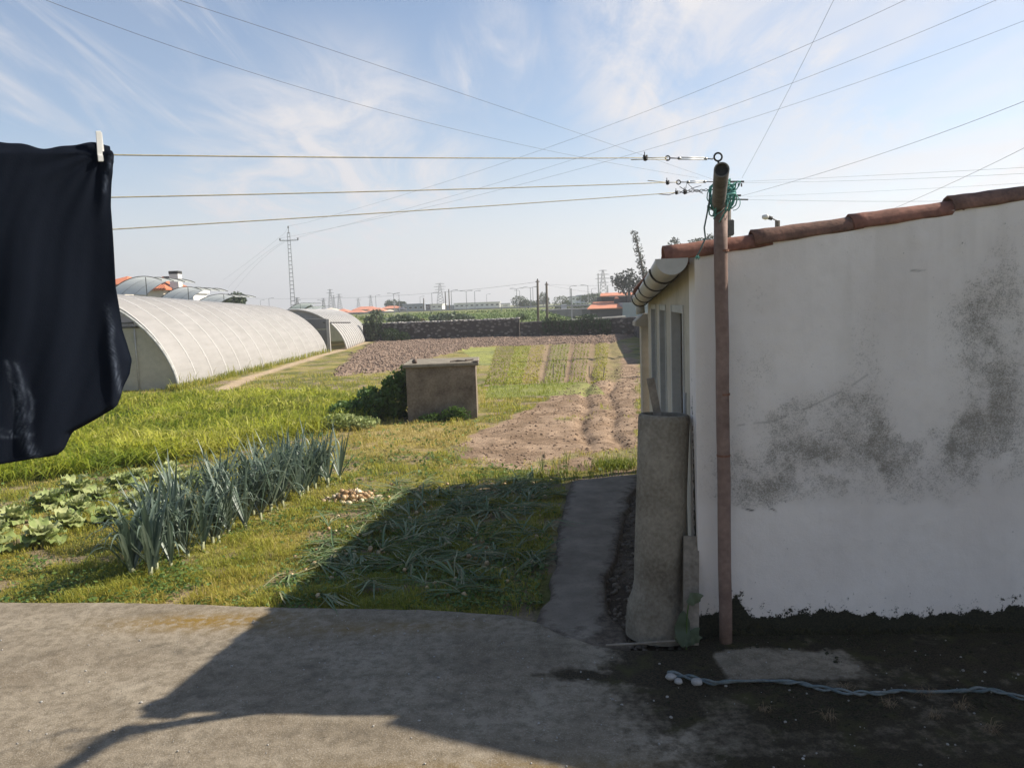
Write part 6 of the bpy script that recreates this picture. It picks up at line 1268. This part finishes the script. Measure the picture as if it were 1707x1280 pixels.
wire([(400, 497), (640, 494), (896, 470)], 300, 62, 'long faint wire along the horizon to the left wooden pole', .012)
wire([(1085, 470), (1000, 476), (911, 474)], 60, 66, 'short wire leading right from the thicker wooden pole', .008)
wire([(911, 475), (1000, 489), (1060, 494)], 66, 76, 'wire from the thicker wooden pole down to the orange-roofed building', .008)
# the utility pole behind the shed, its fittings and the lamp beyond the roof
pt_, D = P(1213, 300, 30), 30; r = empty('utility_pole', (pt_.x - .05, D, 0), 'wooden utility pole behind the shed, just right of the clothesline pole', 'pole')
mb = MB(); mb.tube([(pt_.x - .05, D, -.3), pt_], [.16, .12], 12); mb.build('shaft', M['woodpole'], r, smooth=True)
mb = MB(); a, c = P(1222, 303, 29.9), P(1240, 303, 29.9); mb.tube([a - Vector((.3, 0, 0)), c], .04, 6); mb.tube([P(1222, 326, 29.9) - Vector((.3, 0, 0)), P(1235, 326, 29.9)], .04, 6); mb.tube([P(1222, 332, 29.9) - Vector((.3, 0, 0)), P(1247, 333, 29.9)], .03, 6)
for k in range(3): p = P(1226 + k * 5, 306, 29.9); mb.tube([p, p - Vector((0, 0, .12))], .03, 5)
mb.build('bracket', M['dark'], r)
mb = MB(); p = P(1217, 380, 29.8); mb.bevbox(p.x - .15, p.x + .12, 29.68, 29.9, p.z - .30, p.z + .30, .04); mb.build('terminal_box', M['dark'], r)
mb = MB(); p2 = P(1213, 392, 29.8); mb.tube([p2, P(1214, 400, 29.8), P(1211, 412, 29.8), P(1212, 430, 29.8)], .018, 5); mb.build('cable', M['dark'], r)
D = 22; p = P(1296, 385, D); r = empty('street_lamp', (p.x, D, 0), 'street lamp on a short post seen over the tiled roof edge', 'lamp'); mb = MB(); mb.tube([(p.x, D, 0), (p.x, D, P(1296, 368, D).z)], .07, 8); mb.build('post', M['woodpole'], r)
mb = MB(); mb.tube([P(1295, 368, D), P(1286, 364, D)], .02, 6); mb.build('arm', M['lampgrey'], r, smooth=True); mb = MB(); mb.tube([P(1287, 364.5, D), P(1280, 362.5, D)], .055, 8); lh = mb.build('lamp_head', M['dark'], r, smooth=True)
mb = MB(); mb.tube([P(1281, 362.8, D), P(1277, 361.6, D), P(1271, 362.3, D)], [.05, .085, .05], 10); mb.build('glass', M['wwhite'], lh, smooth=True)
# crash barrier, cars and road sign on the motorway
mb = MB(); mb2 = []
pts = [(-40 + i * 3.0, 99.0 - .03 * (20 + i * 3 - 60) , 1.62) for i in range(18)]; r = empty('crash_barrier', pts[0], 'grey steel crash barrier along the near edge of the motorway', 'barrier')
mb.tube(pts, .10, 6); mb.build('rail', M['lampgrey'], r)
for p in pts: mb = MB(); mb.tube([(p[0], p[1], 1.0), p], .05, 5); mb.build('post', M['lampgrey'], r)
def car(px, py, d, paint, label, truck=False):
    p = P(px, py, d); p.z = gz(p.x, d) + .7; r = empty('car', (p.x, d, p.z - .7), label, 'truck' if truck else 'car'); L2, h_ = (5.5, 2.2) if truck else (4.2, 1.4)
    prof = [(-L2 / 2, .35), (-L2 / 2, .85), (-L2 * .38, 1.0), (-L2 * .22, h_), (L2 * .18, h_), (L2 * .32, .98), (L2 / 2, .85), (L2 / 2, .35)] if not truck else [(-L2 / 2, .4), (-L2 / 2, 2.2), (L2 * .2, 2.2), (L2 * .2, 1.9), (L2 * .38, 1.85), (L2 / 2, 1.1), (L2 / 2, .4)]
    V = [(p.x + a, d - .85, p.z - .7 + z_) for a, z_ in prof] + [(p.x + a, d + .85, p.z - .7 + z_) for a, z_ in prof]; n = len(prof)
    mb = MB(); mb.add(V, [tuple(range(n)), tuple(range(2 * n - 1, n - 1, -1))] + [(i, i + n, (i + 1) % n + n, (i + 1) % n) for i in range(n)]); mb.build('body', paint, r)
    mb = MB(); mb.box(p.x - L2 * .2, p.x + L2 * .2, d - .87, d - .851, p.z + .28, p.z - .78 + h_); mb.build('window', M['pane'], r)
    for sx_ in (-.32, .32): mb = MB(); mb.tube([(p.x + sx_ * L2, d - .9, p.z - .7 + .32), (p.x + sx_ * L2, d - .65, p.z - .7 + .32)], .32, 12); mb.build('wheel', M['dark'], r)
car(688, 517.5, 380, simple('red_paint', (.35, .04, .03), (.40, .05, .04), 3, .4, 0), 'red car driving on the motorway below the blue-grey factory')
car(646, 520, 330, simple('white_paint', (.55, .55, .55), (.6, .6, .6), 3, .4, 0), 'white car on the motorway just right of the leafy shrub')
car(905, 503, 300, simple('dark_paint', (.04, .05, .05), (.06, .07, .07), 3, .5, 0), 'dark truck on the road between the two wooden poles', True)
for i, (a, b_, d) in enumerate(((964, 509, 105), (940, 511, 100))):
    p = P(a, b_, d); mb = MB(); mb.tube([(p.x, d, 0), (p.x, d, p.z)], .05, 6); r = empty('road_sign', (p.x, d, 0), ['round white road sign left of the orange-roofed building', 'small square pale sign on the embankment right of the wooden poles'][i], 'sign'); mb.build('post', M['lampgrey'], r)
    mb = MB(); (mb.tube([(p.x, d - .08, p.z + .2), (p.x, d - .05, p.z + .2)], .42, 16) if i == 0 else mb.box(p.x - .35, p.x + .35, d - .1, d - .06, p.z - .3, p.z + .3)); mb.build('plate', M['wwhite'], r)

# ------------------------------------------------------------------ unseen house added behind the viewer to shape the light, and the air
hs = empty('unseen_house', (-2, -5.5, 0), 'unseen white house added behind the viewer to block sky and bounce light', 'house')
mb = MB(); mb.box(-13, 4.5, -12, -6.0, -.3, 3.2); mb.build('wall', simple('house_white', (.68, .63, .55), (.76, .71, .64), 1, .9, 0), hs); mb = MB(); mb.box(-13.4, 4.9, -12.4, -5.6, 3.202, 3.4); mb.build('roof', M['terra'], hs)
m = bpy.data.materials.new('haze'); m.use_nodes = True; t = m.node_tree; t.nodes.remove(t.nodes['Principled BSDF'])
pv = t.nodes.new('ShaderNodeVolumePrincipled'); pv.inputs['Color'].default_value = (1, 1, 1, 1); pv.inputs['Density'].default_value = HAZE; pv.inputs['Anisotropy'].default_value = .3
t.links.new(pv.outputs[0], t.nodes['Material Output'].inputs['Volume'])
mb = MB(); mb.box(-1520, 1520, -420, 1520, -4, 60); hb = mb.build('haze', m, org=(0, 0, 0)); tag(hb, 'thin pale haze filling the air over the fields', 'haze', kind='stuff')
